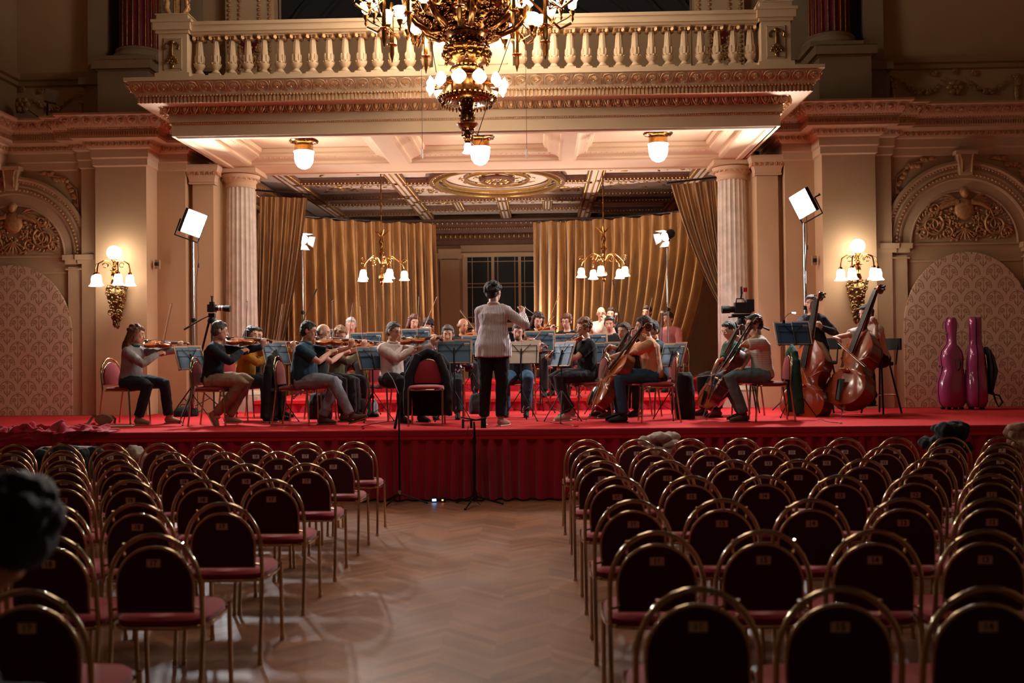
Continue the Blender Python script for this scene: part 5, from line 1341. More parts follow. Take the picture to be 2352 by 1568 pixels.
KHAKI = cloth('khaki', srgb(158, 128, 104)); OLV = cloth('olive_cloth', srgb(86, 78, 48)); PEACH = cloth('peach_jersey', srgb(232, 168, 126)); GREEN = cloth('green_jersey', srgb(10, 76, 56)); DJEANS = cloth('dark_jeans', srgb(14, 28, 38)); GJEANS = cloth('grey_green_jeans', srgb(96, 120, 126), .3)
PINKS = striped('pink_striped_cotton', srgb(170, 96, 100), srgb(200, 140, 140), 0, .012); CSTR = striped('striped_shirt', srgb(232, 224, 228), srgb(146, 116, 116), 0, .017, .36); TSTR = striped('striped_tee', srgb(218, 206, 196), srgb(190, 174, 162), 2, .026, .25)
HB = hairm('dark', srgb(26, 20, 20)); HBR = hairm('brown', srgb(66, 40, 28)); HAU = hairm('auburn', srgb(120, 66, 38)); HGR = hairm('grey', srgb(96, 88, 82)); HWH = hairm('white', srgb(226, 216, 206)); HCU = hairm('light_brown', srgb(140, 92, 56)); HBL = hairm('fair', srgb(168, 128, 90))
TAN = (cloth('tan_suede', srgb(176, 140, 116)), mat('pale_sole', srgb(210, 190, 170), .6)); BRN = (cloth('brown_leather', srgb(86, 58, 46)), mat('brown_sole', srgb(120, 96, 78), .6)); WSN = (cloth('white_canvas', srgb(206, 190, 180)), mat('white_sole', srgb(220, 210, 200), .6)); CONV = (cloth('black_canvas', srgb(20, 22, 26)), mat('white_sole', srgb(220, 210, 200), .6)); BKS = (MATTE, MATTE); RED = (cloth('oxblood_leather', srgb(90, 24, 30)), MATTE)
cross = ((-.12, .42, .0), (-.16, .20, 0), (.13, .42, .0), (.15, .22, 0))
# --- left desk of first violins
violinist('woman in a grey sweater with auburn hair, seated far left playing violin', 300, 12.9, ST, -14, shirt=GREY, trousers=DJEANS, hair='wavy', hairc=HAU, shoes=TAN, female=True, collar=cloth('teal_collar', srgb(40, 84, 90)), legs=((-.12, .42, 0), (-.16, .46, 0), (.14, .36, -.02), (.15, .22, 0)), blabel='woman in the grey sweater', vl='violin held by the woman in the grey sweater')
stage_chair(X(288, 12.95), 12.95, ST, -14, 'gold and red chair of the woman in the grey sweater')
violinist('man in a navy sweater and khaki trousers with greying hair, playing violin', 487, 12.45, ST, -4, shirt=NAVY, trousers=KHAKI, hair='short', hairc=HGR, shoes=TAN, lean=.05, legs=((-.10, .44, .03), (-.06, .18, .02), (.12, .46, .0), (.10, .08, .06), (0, 1, 0), (0, .5, -.86)), seat=.52, blabel='man in the navy sweater', vl='violin held by the man in the navy sweater')
stage_chair(X(490, 12.45), 12.45, ST, -2, 'gold and red chair of the man in the navy sweater')
violinist('woman in a mustard cardigan with dark hair, playing violin', 560, 13.3, ST, -18, shirt=MUST, trousers=DJEANS, hair='long', hairc=HB, shoes=CONV, female=True, lean=.07, headyaw=-10, seat=.49, blabel='woman in the mustard cardigan', vl='violin held by the woman in the mustard cardigan', hairlen=.14)
stage_chair(X(556, 13.35), 13.35, ST, -18, 'gold and red chair of the woman in the mustard cardigan')
violinist('person with glasses half hidden behind the woman in mustard', 576, 14.1, ST, -22, shirt=BLK, trousers=BLK, hair='bun', hairc=HB, glasses=True, female=True, skin=SKIN2, headyaw=0, blabel='person with glasses behind the woman in mustard', vl='violin of the player half hidden behind the woman in mustard')
stage_chair(X(574, 14.15), 14.15, ST, -22, 'chair of the half hidden violinist in glasses')
# --- second pair
violinist('man in a teal polo shirt, washed jeans and glasses, playing violin', 693, 12.35, ST, -6, shirt=TEAL, sleeve='short', trousers=LJEANS, hair='short', hairc=HB, glasses=True, shoes=BRN, belly=.045, wide=1.15, legs=((-.14, .40, .0), (-.1, .22, .0), (.12, .44, .02), (.10, .66, .03), (0, 1, 0), (-.2, 1, .35)), seat=.50, headyaw=4, blabel='man in the teal polo shirt', vl='violin held by the man in the teal polo shirt', collar=mat('polo_collar', srgb(60, 100, 120), .8))
stage_chair(X(680, 12.4), 12.4, ST, -4, 'gold and red chair of the man in the teal polo shirt')
violinist('bald man in black, seated behind the man in the teal polo', 728, 13.2, ST, -14, shirt=BLK, sleeve='short', trousers=BLK, hair='fringe', hairc=HGR, skin=SKIN2, shoes=BRN, headyaw=5, blabel='bald man in black', vl='violin held by the bald man in black', wide=1.05)
stage_chair(X(720, 13.25), 13.25, ST, -14, 'gold and red chair of the bald man in black')
violinist('woman in an olive blouse with curly fair hair, playing viola', 768, 14.0, ST, -22, ins='viola', shirt=OLV, trousers=BLK, hair='curly', hairc=HBL, female=True, headyaw=-20, headpitch=24, seat=.48, blabel='woman in the olive blouse', vl='viola held by the woman in the olive blouse')
stage_chair(X(764, 14.05), 14.05, ST, -22, 'gold and red chair of the woman in the olive blouse')
t, M, J = person('white-haired man in a white shirt behind a music stand', 807, 16.1, 1.0, -80, shirt=WHITE, trousers=BLK, hair='short', hairc=HWH, skin=SKIN2, lh=(-.1, .34, .78), rh=(.14, .34, .72), headpitch=12)
stage_chair(X(806, 16.15), 16.15, 1.0, -80, 'red chair of the white-haired man')
violinist('man in a white shirt and glasses playing violin', 900, 13.0, ST, -48, shirt=WHITE, trousers=BLK, hair='short', hairc=HGR, glasses=True, shoes=BKS, headyaw=12, vdir=(-.55, .83, .02), H=(.02, .02, -.14), lean=.0, seat=.50, collar=WHITE, blabel='man in the white shirt and glasses', vl='amber violin held by the man in the white shirt', wide=1.05)
stage_chair(X(893, 13.1), 13.1, ST, -42, 'gold and red chair of the man in the white shirt')
violinist('woman with wavy brown hair behind the large open folder', 953, 16.0, 1.0, -90, shirt=BLK, trousers=BLK, hair='wavy', hairc=HAU, female=True, skin=SKIN2, seat=.53, blabel='woman behind the large open folder', vl='violin of the woman behind the large open folder')
stage_chair(X(953, 16.05), 16.05, 1.0, -90, 'red chair of the woman behind the large open folder')
person('curly-haired player in white bending beside the folder', 982, 16.9, 1.0, -70, shirt=WHITE, trousers=BLK, hair='curly', hairc=HB, headpitch=30, headyaw=-30)
stage_chair(X(982, 16.95), 16.95, 1.0, -70, 'red chair of the curly-haired player in white')
t, M, J = person('woman in a dark floral top behind a music stand, jeans', 1030, 13.7, ST, -88, shirt=floral(), trousers=DJEANS, hair='short', hairc=HGR, female=True, skin=SKIN, lh=(-.16, .30, .78), rh=(.14, .34, .74), headpitch=10, seat=.47, sleeve='mid', wide=1.1)
stage_chair(X(1030, 13.75), 13.75, ST, -88, 'gold and red chair of the woman in the floral top')
violinist('balding smiling player left of the conductor, bow raised', 1062, 16.0, 1.0, -78, shirt=BLK, trousers=BLK, hair='fringe', hairc=HBR, skin=SKIN3, seat=.47, H=(-.1, .10, -.16), blabel='balding smiling player', vl='violin of the balding smiling player')
stage_chair(X(1062, 16.05), 16.05, 1.0, -78, 'red chair of the balding smiling player')
# --- conductor
cw = at(1205, 712, 11.75)
t, M, J = person('conductor seen from behind in a striped shirt and dark trousers, baton raised', 1133, 11.93, ST, 82, stand=True, shirt=CSTR, trousers=cloth('dark_trousers', srgb(12, 18, 24)), hair='curly', hairc=HB, shoes=TAN, wide=1.02, belly=.0, lean=.02, scale=1.03,
    world=True, rh=tuple(at(1200, 722, 12.15)), lh=tuple(at(1112, 800, 12.40)), rel=(.8, -.1, -.75), lel=(-.8, -.2, -.6), rhd=(.15, .25, .95), rhn=(-.8, .5, 0), headyaw=-25, headpitch=4, curl=(.7, 1.2), legs=((-.10, .02, 0), (-.13, .06, 0), (.09, .03, 0), (.09, -.04, 0), (-.2, 1, 0), (.35, 1, 0)), collar=WHITE)
b0 = M @ (J['Rw']+V((0, 0, .05))); p1 = at(1220, 716, 12.0)
m = MB(); m.tube([(0, 0, 0), tuple(V(at(1224, 720, 12.1))-V(at(1205, 706, 12.15)))], [.005, .0022], 6); m.ell((0, 0, 0), .011, 8, 6); o = m.build('baton', mat('white_wood', srgb(230, 220, 210), .4)); o.location = V(at(1206, 706, 12.15)); tag(o, 'white baton in the raised right hand of the conductor', 'baton')
# --- violas and right side
violinist('bearded man in jeans right of the conductor, playing viola', 1192, 13.9, ST, -94, ins='viola', shirt=BLK, trousers=JEANS, hair='short', hairc=HGR, skin=SKIN2, beard=hairm('beard', srgb(130, 100, 80)), headyaw=0, headpitch=14, vdir=(-.55, .8, -.15), H=(.10, .10, -.15), seat=.50, wide=1.1, blabel='bearded man', vl='viola held by the bearded man in jeans', legs=((-.16, .40, 0), (-.12, .30, 0), (.17, .40, 0), (.16, .24, 0)))
stage_chair(X(1192, 13.95), 13.95, ST, -94, 'gold and red chair of the bearded man')
violinist('long-haired player in black behind the open folder right of the conductor', 1238, 15.9, 1.0, -98, shirt=BLK, trousers=BLK, hair='wavy', hairc=HBR, skin=SKIN2, headpitch=24, seat=.54, blabel='long-haired player in black', vl='violin of the long-haired player in black', hairlen=.10)
stage_chair(X(1238, 15.95), 15.95, 1.0, -98, 'red chair of the long-haired player')
person('curly-haired player seen behind the violinist in a black tee', 1306, 16.5, 1.0, -110, shirt=BLK, trousers=BLK, hair='curly', hairc=HAU, skin=SKIN2, glasses=True, seat=.53)
stage_chair(X(1306, 16.55), 16.55, 1.0, -110, 'red chair of the curly-haired player behind')
violinist('man in a black tee with curly hair and glasses, playing violin', 1348, 13.0, ST, 200, shirt=BLK, sleeve='short', trousers=cloth('faded_black_jeans', srgb(44, 44, 50)), hair='curly', hairc=HCU, glasses=CHROME, skin=SKIN2, shoes=WSN, vdir=(-.25, .86, -.42), H=(.16, .26, -.20), headyaw=20, lean=.0, seat=.52, blabel='man in the black tee', vl='amber violin held by the man in the black tee', legs=((-.15, .46, .0), (-.14, .34, 0), (.10, .44, .02), (.12, .18, .03)))
stage_chair(X(1352, 13.0), 13.0, ST, 196, 'gold and red chair of the man in the black tee')
person('bald man with glasses in a white shirt touching his face', 1382, 18.6, 1.19, -95, shirt=WHITE, trousers=BLK, hair='bald', skin=SKIN2, glasses=True, rh=(-.05, .20, 1.08), rhd=(-.2, -.1, 1), rhn=(0, -1, 0), seat=.56, lh=(-.1, .3, .7))
stage_chair(X(1382, 18.65), 18.65, 1.19, -95, 'red chair of the bald man with glasses')
person('bassoonist in black behind the cellists', 1405, 18.9, 1.19, -100, shirt=BLK, trousers=BLK, hair='short', hairc=HBR, skin=SKIN2, seat=.56, lh=(-.08, .22, .98), rh=(.16, .2, .62))
person('young player whose face shows between the cellists and a stand', 1402, 15.8, 1.0, -100, shirt=BLK, trousers=BLK, hair='short', hairc=HBR, seat=.46, skin=SKIN, female=True)
stage_chair(X(1402, 15.85), 15.85, 1.0, -100, 'red chair of the young player')
person('brown-haired player behind the cello scroll', 1492, 18.4, 1.19, -120, shirt=BLK, trousers=BLK, hair='short', hairc=HBR, seat=.56)
violinist('man in a dark teal tee with glasses, playing violin behind the cellist in peach', 1512, 13.7, ST, 205, shirt=TEAL, sleeve='short', trousers=BLK, hair='short', hairc=HB, glasses=CHROME, shoes=BKS, headyaw=15, headpitch=18, seat=.50, blabel='man in the dark teal tee', vl='violin held by the man in the dark teal tee')
stage_chair(X(1520, 13.75), 13.75, ST, 200, 'gold and red chair of the man in the dark teal tee')
person('bassoonist in a pink striped shirt with dark braces', 1541, 17.6, 1.0, 235, shirt=PINKS, trousers=BLK, hair='short', hairc=HB, skin=SKIN3, seat=.60, wide=1.1)
stage_chair(X(1545, 17.65), 17.65, 1.0, 235, 'red chair of the bassoonist in pink')
# --- cellos: end points read off the photograph, each at its own depth
def cellist(label, px, Y, face, end, mid, top, vm, tm, nrm, bowto, ilabel, kind='cello', z0=ST, lhf=.80, **kw):
    kw.setdefault('lel', (-.55, .3, -.8))
    E = V(end); Tp = V(top); ax = (Tp-E).normalized(); o, (B, T, dep) = string_instrument(kind, {'cello': 'cello', 'bass': 'double_bass'}[kind], ilabel, kind if kind == 'cello' else 'double bass', vm, tm, 'cellos' if kind == 'cello' else 'double basses')
    n = V(nrm); n = (n-ax*n.dot(ax)).normalized(); P0 = Tp-ax*T; orient(o, P0, ax, n)
    lp = P0+ax*T*lhf; lat = ax.cross(n)
    S = P0+ax*B*(.52 if kind == 'cello' else .64)+n*(dep/2+B*.10)
    hb = V(bowto); bd = (S-hb).normalized()
    t, M, J = person(label, px, Y, z0, face, world=True, lh=tuple(lp-n*.045+lat*.022), rh=tuple(hb-bd*.07+V((0, 0, .03))), lhd=tuple(n*.85+ax*.3), lhn=tuple(-lat), rhd=tuple(bd), rhn=(0, 0, -1), curl=(1.05, .95), **kw)
    h0 = M @ J['Rw']; hb = h0+(S-h0).normalized()*.075; bd = (S-hb).normalized(); bow(hb, hb+bd*.70, 'bow in the right hand of the '+label.split(',')[0].split(' playing')[0], up_=tuple(ax))
    return t, M, J
def pt(px, py, Y): return tuple(at(px, py, Y))
CL = ((-.20, .40, 0), (-.22, .40, 0), (.20, .40, 0), (.22, .36, 0))
cellist('woman with brown hair tied back, playing cello behind the man in peach', 1452, 13.5, 196, pt(1352, 962, 13.35), None, pt(1463, 752, 13.36), CEL1, CTOP, (-.75, -.35, .5), pt(1385, 806, 13.0), 'reddish cello of the woman with brown hair', shirt=BLK, sleeve='short', trousers=BLK, hair='bun', hairc=HBR, female=True, shoes=(cloth('olive_canvas', srgb(66, 72, 58)), WSN[1]), headyaw=35, seat=.48, legs=CL, lean=.06)
stage_chair(X(1466, 13.55), 13.55, ST, 192, 'gold and red chair of the woman cellist with brown hair')
cellist('man in a peach tee and blue jeans, playing cello in front', 1500, 12.45, 182, pt(1344, 968, 12.55), None, pt(1499, 742, 12.28), CEL1, CTOP, (-.8, -.25, .5), pt(1366, 848, 12.35), 'brown cello of the man in the peach tee', shirt=PEACH, sleeve='short', trousers=JEANS, hair='short', hairc=HBR, shoes=(cloth('dark_boots', srgb(36, 44, 44)), MATTE), seat=.52, lean=.06, legs=((-.14, .44, 0), (-.14, .40, 0), (.2, .44, 0), (.2, .40, 0)))
stage_chair(X(1510, 12.4), 12.4, ST, 180, 'gold and red chair of the man in the peach tee')
cellist('woman in a green top with ponytail and glasses, playing cello', 1688, 13.5, 200, pt(1612, 962, 13.3), None, pt(1712, 744, 13.3), CEL1, CTOP, (-.75, -.4, .5), pt(1652, 845, 13.0), 'orange cello of the woman in the green top', shirt=GREEN, trousers=BLK, hair='pony', hairc=HB, glasses=CHROME, female=True, skin=SKIN, shoes=RED, headpitch=18, headyaw=15, legs=CL, lean=.04, seat=.48)
stage_chair(X(1698, 13.55), 13.55, ST, 196, 'red chair of the woman in the green top')
cellist('man in a striped pale tee and grey jeans, playing a dark cello', 1752, 12.35, 186, pt(1622, 966, 12.55), None, pt(1752, 728, 12.20), DARKC, DARKC, (-.8, .25, .55), pt(1690, 858, 12.2), 'dark cherry cello of the man in the striped tee', shirt=TSTR, sleeve='short', trousers=GJEANS, hair='short', hairc=HB, glasses=MATTE, shoes=BRN, headyaw=5, seat=.52, lean=.05, legs=((-.12, .46, .0), (-.12, .28, 0), (.12, .48, .02), (.12, .24, .01)))
stage_chair(X(1768, 12.4), 12.4, ST, 180, 'red chair behind the man in the striped tee')
cellist('woman in black standing with a double bass', 1870, 13.80, 235, pt(1846, 958, 13.35), None, pt(1893, 668, 13.6), BASS1, BTOPR, (-.75, -.66, .1), pt(1800, 800, 13.3), 'bright orange double bass of the woman in black', kind='bass', stand=True, shirt=BLK, trousers=DJEANS, hair='bun', hairc=HBR, female=True, skin=SKIN2, lhf=.72, headyaw=10, scale=.97, lel=(-.7, .1, -.9))
cellist('woman in a white tee on a high stool playing a double bass', 2014, 13.62, 212, pt(1931, 957, 13.0), None, pt(2034, 655, 13.45), BASS1, BTOP, (-.88, -.5, .1), pt(1893, 792, 13.25), 'brown double bass of the woman in the white tee', kind='bass', shirt=WHITE, sleeve='short', trousers=DJEANS, hair='bun', hairc=HBR, female=True, skin=SKIN2, lhf=.69, headyaw=0, headpitch=14, seat=.70, wide=1.15, lean=.14, legs=((-.15, .36, -.05), (-.15, .28, .12), (.15, .36, -.06), (.15, .3, .14)), lel=(-.25, .5, -1))
# ================================================================== music stands
def stand_at(px, pytop, Y, z0, face, where, **kw):
    music_stand(px, Y, z0, at(px, pytop, Y).z-z0, face, where, flabel='music folder with blue lining on the stand '+where, **kw)
stand_at(437, 793, 12.7, ST, -28, 'before the woman in grey')
stand_at(634, 783, 12.95, ST, -30, 'before the man in navy')
stand_at(841, 762, 14.7, ST, -84, 'before the white-haired man', wide=.50)
stand_at(853, 794, 12.9, ST, -38, 'before the man in the teal polo')
stand_at(955, 753, 14.9, ST, -90, 'left of the empty chair, tallest')
stand_at(995, 770, 15.6, 1.0, -90, 'partly hidden beside the curly-haired player', wide=.34)
stand_at(1043, 779, 12.85, ST, -86, 'before the woman in the floral top')
stand_at(1197, 781, 12.85, ST, -95, 'with white sheets before the bearded man', kind='white', tilt=24)
stand_at(1240, 758, 14.7, ST, -92, 'before the long-haired player')
stand_at(1300, 765, 15.25, 1.0, -90, 'behind the man in the black tee')
stand_at(1362, 765, 15.35, 1.0, -90, 'below the bald man with glasses')
stand_at(1292, 783, 12.45, ST, 212, 'before the man in the black tee')
stand_at(1386, 785, 14.2, ST, 250, 'before the woman cellist with brown hair')
stand_at(1545, 786, 12.75, ST, 212, 'behind the chair of the man in peach')
stand_at(1822, 737, 13.05, ST, -78, 'before the double basses', kind='pale', wide=.50)
stand_at(772, 754, 16.6, 1.0, -84, 'far left behind the woman in olive', wide=.4)
stand_at(1085, 768, 15.3, 1.0, -90, 'just left of the conductor', wide=.34)
# clip lamp on the bass stand
p = at(1800, 737, 13.0); t = thing('clip_lamp', 'small clip-on lamp on the stand before the double basses', 'lamp', p)
m = MB(); m.tube([(0, 0, 0), (.02, 0, .05), (.06, -.01, .09), (.11, -.02, .105)], .004, 6); m.box((0, 0, -.01), (.03, .03, .04)); m.build('neck', BLACK, t)
m = MB(); m.tube([(.10, -.02, .106), (.15, -.03, .10)], [.008, .010], 8); m.build('head', glow('blue_white_led', (.5, .55, 1, 1), 6), t)

# ================================================================== microphones
def tripod_legs(t, R, z, n=3, a0=.3, mt=None, r=.008, name='leg'):
    for k in range(n):
        a = a0+2*pi*k/n; m = MB(); m.tube([(0, 0, z), (R*cos(a), R*sin(a), .012)], r, 6); m.ell((R*cos(a), R*sin(a), .014), (.016, .016, .013), 8, 6); m.build(name, mt or BLACK, t)
Y = 10.95; x = X(1087, Y); zt = at(1087, 968, Y).z
t = thing('microphone_stand', 'black microphone stand in the aisle before the conductor', 'microphone stand', (x, Y, 0)); tripod_legs(t, .31, .11, 3, .35-.1, r=.011)
m = MB(); m.tube([(0, 0, .05), (0, 0, .7)], .016, 10); m.tube([(0, 0, .7), (0, 0, zt)], .010, 8); m.lathe([(.03, .06), (.035, .10), (.02, .17)], 10); m.build('pole', BLACK, t)
m = MB(); m.lathe([(.022, .68), (.022, .75)], 10); m.build('clutch', BLACK, t)
m = MB(); m.tube([(-.12, 0, zt+.01), (.12, 0, zt+.02)], .008, 6)
for q in (-.12, -.03, .09, .12): m.tube([(q, -.02, zt+.03), (q, -.02, zt-.07)], [.013, .016], 8)
m.tube([(-.14, -.04, zt+.05), (.02, -.02, zt+.02), (.14, -.05, zt+.04)], .009, 6); m.build('stereo_bar', MATTE, t)
m = MB(); m.tube([(-.06, 0, zt-.05), (-.09, -.02, zt-.15), (-.03, -.02, zt-.12), (.02, -.02, zt-.2), (.01, -.016, .9), (.016, -.016, .5), (-.02, -.03, .1), (.06, -.05, .02), (.10, -.03, .08), (.04, -.04, .15)], .004, 5); m.build('cable', BLACK, t)
Y = 11.12; x = X(915, Y); zt = at(912, 905, Y).z
t = thing('microphone_stand', 'tall boom microphone stand against the velvet skirt', 'microphone stand', (x, Y, 0)); tripod_legs(t, .30, .12, 3, .1, r=.009)
m = MB(); m.tube([(0, 0, .04), (0, 0, zt)], .011, 8); m.build('pole', BLACK, t); m = MB(); m.lathe([(.02, -.01), (.022, .035)], 10, (0, 0, .12)); m.build('chrome_hub', CHROME, t)
m = MB(); m.tube([tuple(at(907, 984, 11.05)-V((x, Y, 0))), tuple(at(922, 900, 11.2)-V((x, Y, 0)))], [.016, .011], 8); m.tube([(0, 0, zt), tuple(at(903, 872, 11.25)-V((x, Y, 0))), tuple(at(890, 852, 11.4)-V((x, Y, 0)))], .006, 6); m.build('boom', BLACK, t)
for px, lab, xs_ in ((970, 'left', 0), (1210, 'right', 0)):
    Y = 12.6; p = at(px, 364, Y); t = thing('hanging_microphone', 'slim white microphone hanging on a wire, '+lab+' of the chandelier tip', 'microphone', p, 0, 'microphones hanging over the stage')
    m = MB(); m.tube([(0, 0, 0), (0, 0, .12)], .011, 10); m.build('capsule', mat('white_plastic', srgb(200, 190, 184), .4), t); m = MB(); m.tube([(0, 0, .12), (0, 0, 6.5)], .003, 5); m.build('wire', BLACK, t)
def boom_mic(a, b, c, z0, lab):
    A, B_, C_ = V(a), V(b), V(c); t = thing('microphone_stand', lab, 'microphone stand', (B_.x, B_.y, z0))
    o = V((B_.x, B_.y, z0)); tripod_legs(t, .25, .10); m = MB(); m.tube([(0, 0, .05), tuple(B_-o)], .009, 6); m.build('pole', BLACK, t)
    m = MB(); m.tube([tuple(A-o), tuple(B_-o), tuple(C_-o)], .006, 6); m.build('boom', BLACK, t); m = MB(); m.tube([tuple(C_-o), tuple(C_-o+(C_-B_).normalized()*.10)], [.012, .013], 8); m.build('microphone', MATTE, t)
boom_mic(at(680, 770, 16.0), at(690, 752, 16.0), at(722, 676, 16.2), 1.0, 'boom microphone before the left back curtain')
boom_mic(at(1424, 735, 17.0), at(1420, 715, 17.0), at(1410, 655, 17.0), 1.0, 'boom microphone reaching up before the right back curtain')
# cables on the floor
def cable(pts, label):
    m = MB(); P = []
    for i in range(len(pts)-1):
        for k in range(6): a, b = V(pts[i]), V(pts[i+1]); P.append(a.lerp(b, k/6)+V((.02*sin(i*3+k), .02*cos(i*2+k), 0)))
    m.tube(P, .004, 5); return tag(m.build('cable', BLACK), label, 'cable')
def zat(px, py, z):
    d = rt*((px-1176)/2287)+up*((784-py)/2287)+fw; return CAM+d*((z-CAM.z)/d.z)
f_ = lambda px, py, z=.816: tuple(zat(px, py, z))
cable([f_(832, 985), f_(835, 978), f_(850, 974), f_(890, 968), f_(905, 966)], 'thin black cable on the carpet right of the brown shoe')
cable([f_(1250, 968), f_(1290, 972), f_(1320, 979), f_(1335, 977)], 'thin black cable on the carpet before the man in the black tee')
cable([f_(1880, 962), f_(1905, 968), f_(1930, 972), f_(1935, 969)], 'thin black cable on the carpet before the double basses')

# ================================================================== cameras
def tripod(loc, h, lab):
    t = thing('tripod', lab, 'tripod', loc)
    for k in range(3):
        a = .9+2*pi*k/3; m = MB(); m.tube([(.05*cos(a), .05*sin(a), h-.1), (.42*cos(a), .42*sin(a), .02)], [.017, .011], 8); m.build('leg', BLACK, t)
    m = MB(); m.tube([(0, 0, h-.45), (0, 0, h-.03)], .018, 8); m.lathe([(.06, h-.12), (.07, h-.08), (.05, h-.03)], 12); m.box((0, 0, h-.0), (.09, .07, .06)); m.build('head', BLACK, t); return t
p = at(487, 708, 14.3); h = p.z-.81-.10; t = tripod((p.x, p.y, .81), h, 'black tripod behind the man in the navy sweater')
m = MB(); m.tube([(-.03, 0, h), (-.14, -.05, h-.06), (-.36, -.15, h-.21)], [.008, .009, .014], 8); m.build('pan_handle', BLACK, t)
t = thing('photo_camera', 'black camera with a long white telephoto lens on a tripod', 'camera', p)
m = MB(); m.box((0, 0, 0), (.10, .13, .11)); m.box((0, 0, .07), (.06, .06, .05)); m.tube([(0, 0, .09), (.0, .0, .16)], .012, 6); m.box((0, 0, .17), (.03, .04, .015)); m.build('body', MATTE, t)
m = MB(); m.tube([(.05, 0, 0), (.10, 0, 0), (.101, 0, 0), (.19, 0, -.003)], [.035, .038, .038, .040], 16); m.m = 1; m.tube([(.10, 0, 0), (.125, 0, -.001)], .0405, 16); m.tube([(.14, 0, -.001), (.165, 0, -.002)], .0415, 16); m.m = 0; m.tube([(.19, 0, -.003), (.265, 0, -.006)], [.047, .047], 16); m.build('telephoto_lens', [MATTE, mat('lens_white', srgb(200, 190, 180), .5)], t)
p = at(1702, 707, 14.1); h = p.z-.81-.12; t = tripod((p.x, p.y, .81), h, 'black tripod behind the cellist in the striped tee')
m = MB(); m.tube([(.03, 0, h), (.14, -.05, h-.09), (.36, -.15, h-.20)], [.008, .009, .015], 8); m.build('pan_handle', BLACK, t)
t = thing('video_camera', 'black broadcast video camera with a small red box on top', 'camera', p)
m = MB(); m.box((.02, 0, 0), (.22, .13, .15)); m.box((.12, -.02, .03), (.10, .12, .17)); m.box((0, 0, -.10), (.26, .08, .03)); m.tube([(-.04, 0, -.12), (-.18, 0, -.13)], .01, 6); m.build('body', MATTE, t)
m = MB(); m.tube([(-.08, 0, -.02), (-.15, 0, -.02), (-.16, 0, -.02), (-.27, 0, -.02)], [.045, .045, .052, .055], 16); m.build('lens', MATTE, t)
m = MB(); m.tube([(-.07, 0, .07), (-.06, 0, .13), (.04, 0, .13), (.06, 0, .08)], .010, 6); m.tube([(.0, 0, .13), (.01, 0, .20), (.02, 0, .22)], .014, 6); m.tube([(.01, 0, .2), (.01, 0, .30)], .016, 8); m.build('top_handle', MATTE, t)
m = MB(); m.box((.06, 0, .255), (.055, .04, .06)); m.build('red_box', mat('red_plastic', srgb(200, 40, 36), .5), t)

# ================================================================== cello cases
CASE = mat('magenta_lacquer', srgb(150, 58, 104), .16, coat=.9); CASE2 = CASE
def cello_case(px, pybot, face, lab, pack=False):
    b = zat(px, pybot, .81); t = thing('cello_case', lab, 'cello case', (b.x, b.y, .81), radians(face-90), 'magenta cello cases')
    prof = [(.0, .10), (.01, .15), (.08, .195), (.22, .215), (.36, .205), (.47, .165), (.54, .145), (.62, .155), (.72, .165), (.80, .15), (.86, .10), (.90, .065), (.98, .055), (1.06, .062), (1.14, .078), (1.21, .078), (1.26, .062), (1.285, .03)]
    dp = lambda z: .15 if z < .5 else (.15-.05*(z-.5)/.4 if z < .9 else .085)
    m = MB(); vs = []; N = 28
    for z, w_ in prof:
        for k in range(N):
            a = 2*pi*k/N; c, s_ = cos(a), sin(a); vs.append((w_*math.copysign(abs(c)**.75, c), dp(z)*math.copysign(abs(s_)**.75, s_)*(1 if z > .02 else .8), z+.035))
    m.add(vs, [(i*N+k, i*N+(k+1) % N, (i+1)*N+(k+1) % N, (i+1)*N+k) for i in range(len(prof)-1) for k in range(N)]+[tuple(range(N-1, -1, -1)), tuple((len(prof)-1)*N+k for k in range(N))])
    sh_ = m.build('shell', CASE, t, 60)
    m = MB()
    for sx in (-1, 1):
        m.tube([(sx*(w_+.002)*1.0, 0, z+.035) for z, w_ in prof], .006, 6)
    m.build('rim_seal', MATTE, t)
    m = MB()
    for z in (.30, .62, 1.10): m.box((.17 if z < 1 else .075, 0, z), (.03, .05, .03))
    m.build('latches', CHROME, t)
    m = MB()
    for sx in (-.1, .1):
        for sy in (-.1, .1): m.box((sx, sy*.7, .018), (.05, .04, .036))
    m.build('feet', MATTE, t)
    m = MB(); m.tube([(0, dp(.2)+.01, .56), (0, dp(.2)+.05, .60), (0, dp(.2)+.05, .68), (0, dp(.2)+.005, .72)], .012, 6); m.build('handle', MATTE, t)
    if pack:
        for sx in (-.06, .06):
            m = MB(); m.tube([(sx, -.12, .88), (sx*1.6, -.20, .75), (sx*1.8, -.24, .55), (sx*1.4, -.20, .35), (sx, -.17, .22)], (.008, .035), 8); m.build('shoulder_strap', MATTE, t)
        m = MB(); m.tube([(0, -.17, .85), (0, -.20, .6), (0, -.19, .25)], [(.10, .03), (.13, .045), (.10, .03)], 12, upv=(0, -1, 0)); m.build('back_pad', MATTE, t)
        m = MB(); m.tube([(0, -.2, .22), (.0, -.30, .20), (.0, -.34, .10), (.0, -.29, .04), (0, -.25, .12), (0, -.22, .25)], (.004, .014), 6); m.build('loose_strap', MATTE, t)
    else:
        m = MB(); m.box((-.13, .135, .62), (.02, .01, .10)); m.build('sticker', PAPER, t)
cello_case(2187, 940, -78, 'glossy magenta cello case, left of the pair, front shell with a white sticker')
cello_case(2243, 940, 165, 'magenta cello case seen from the side with black straps, right of the pair', True)

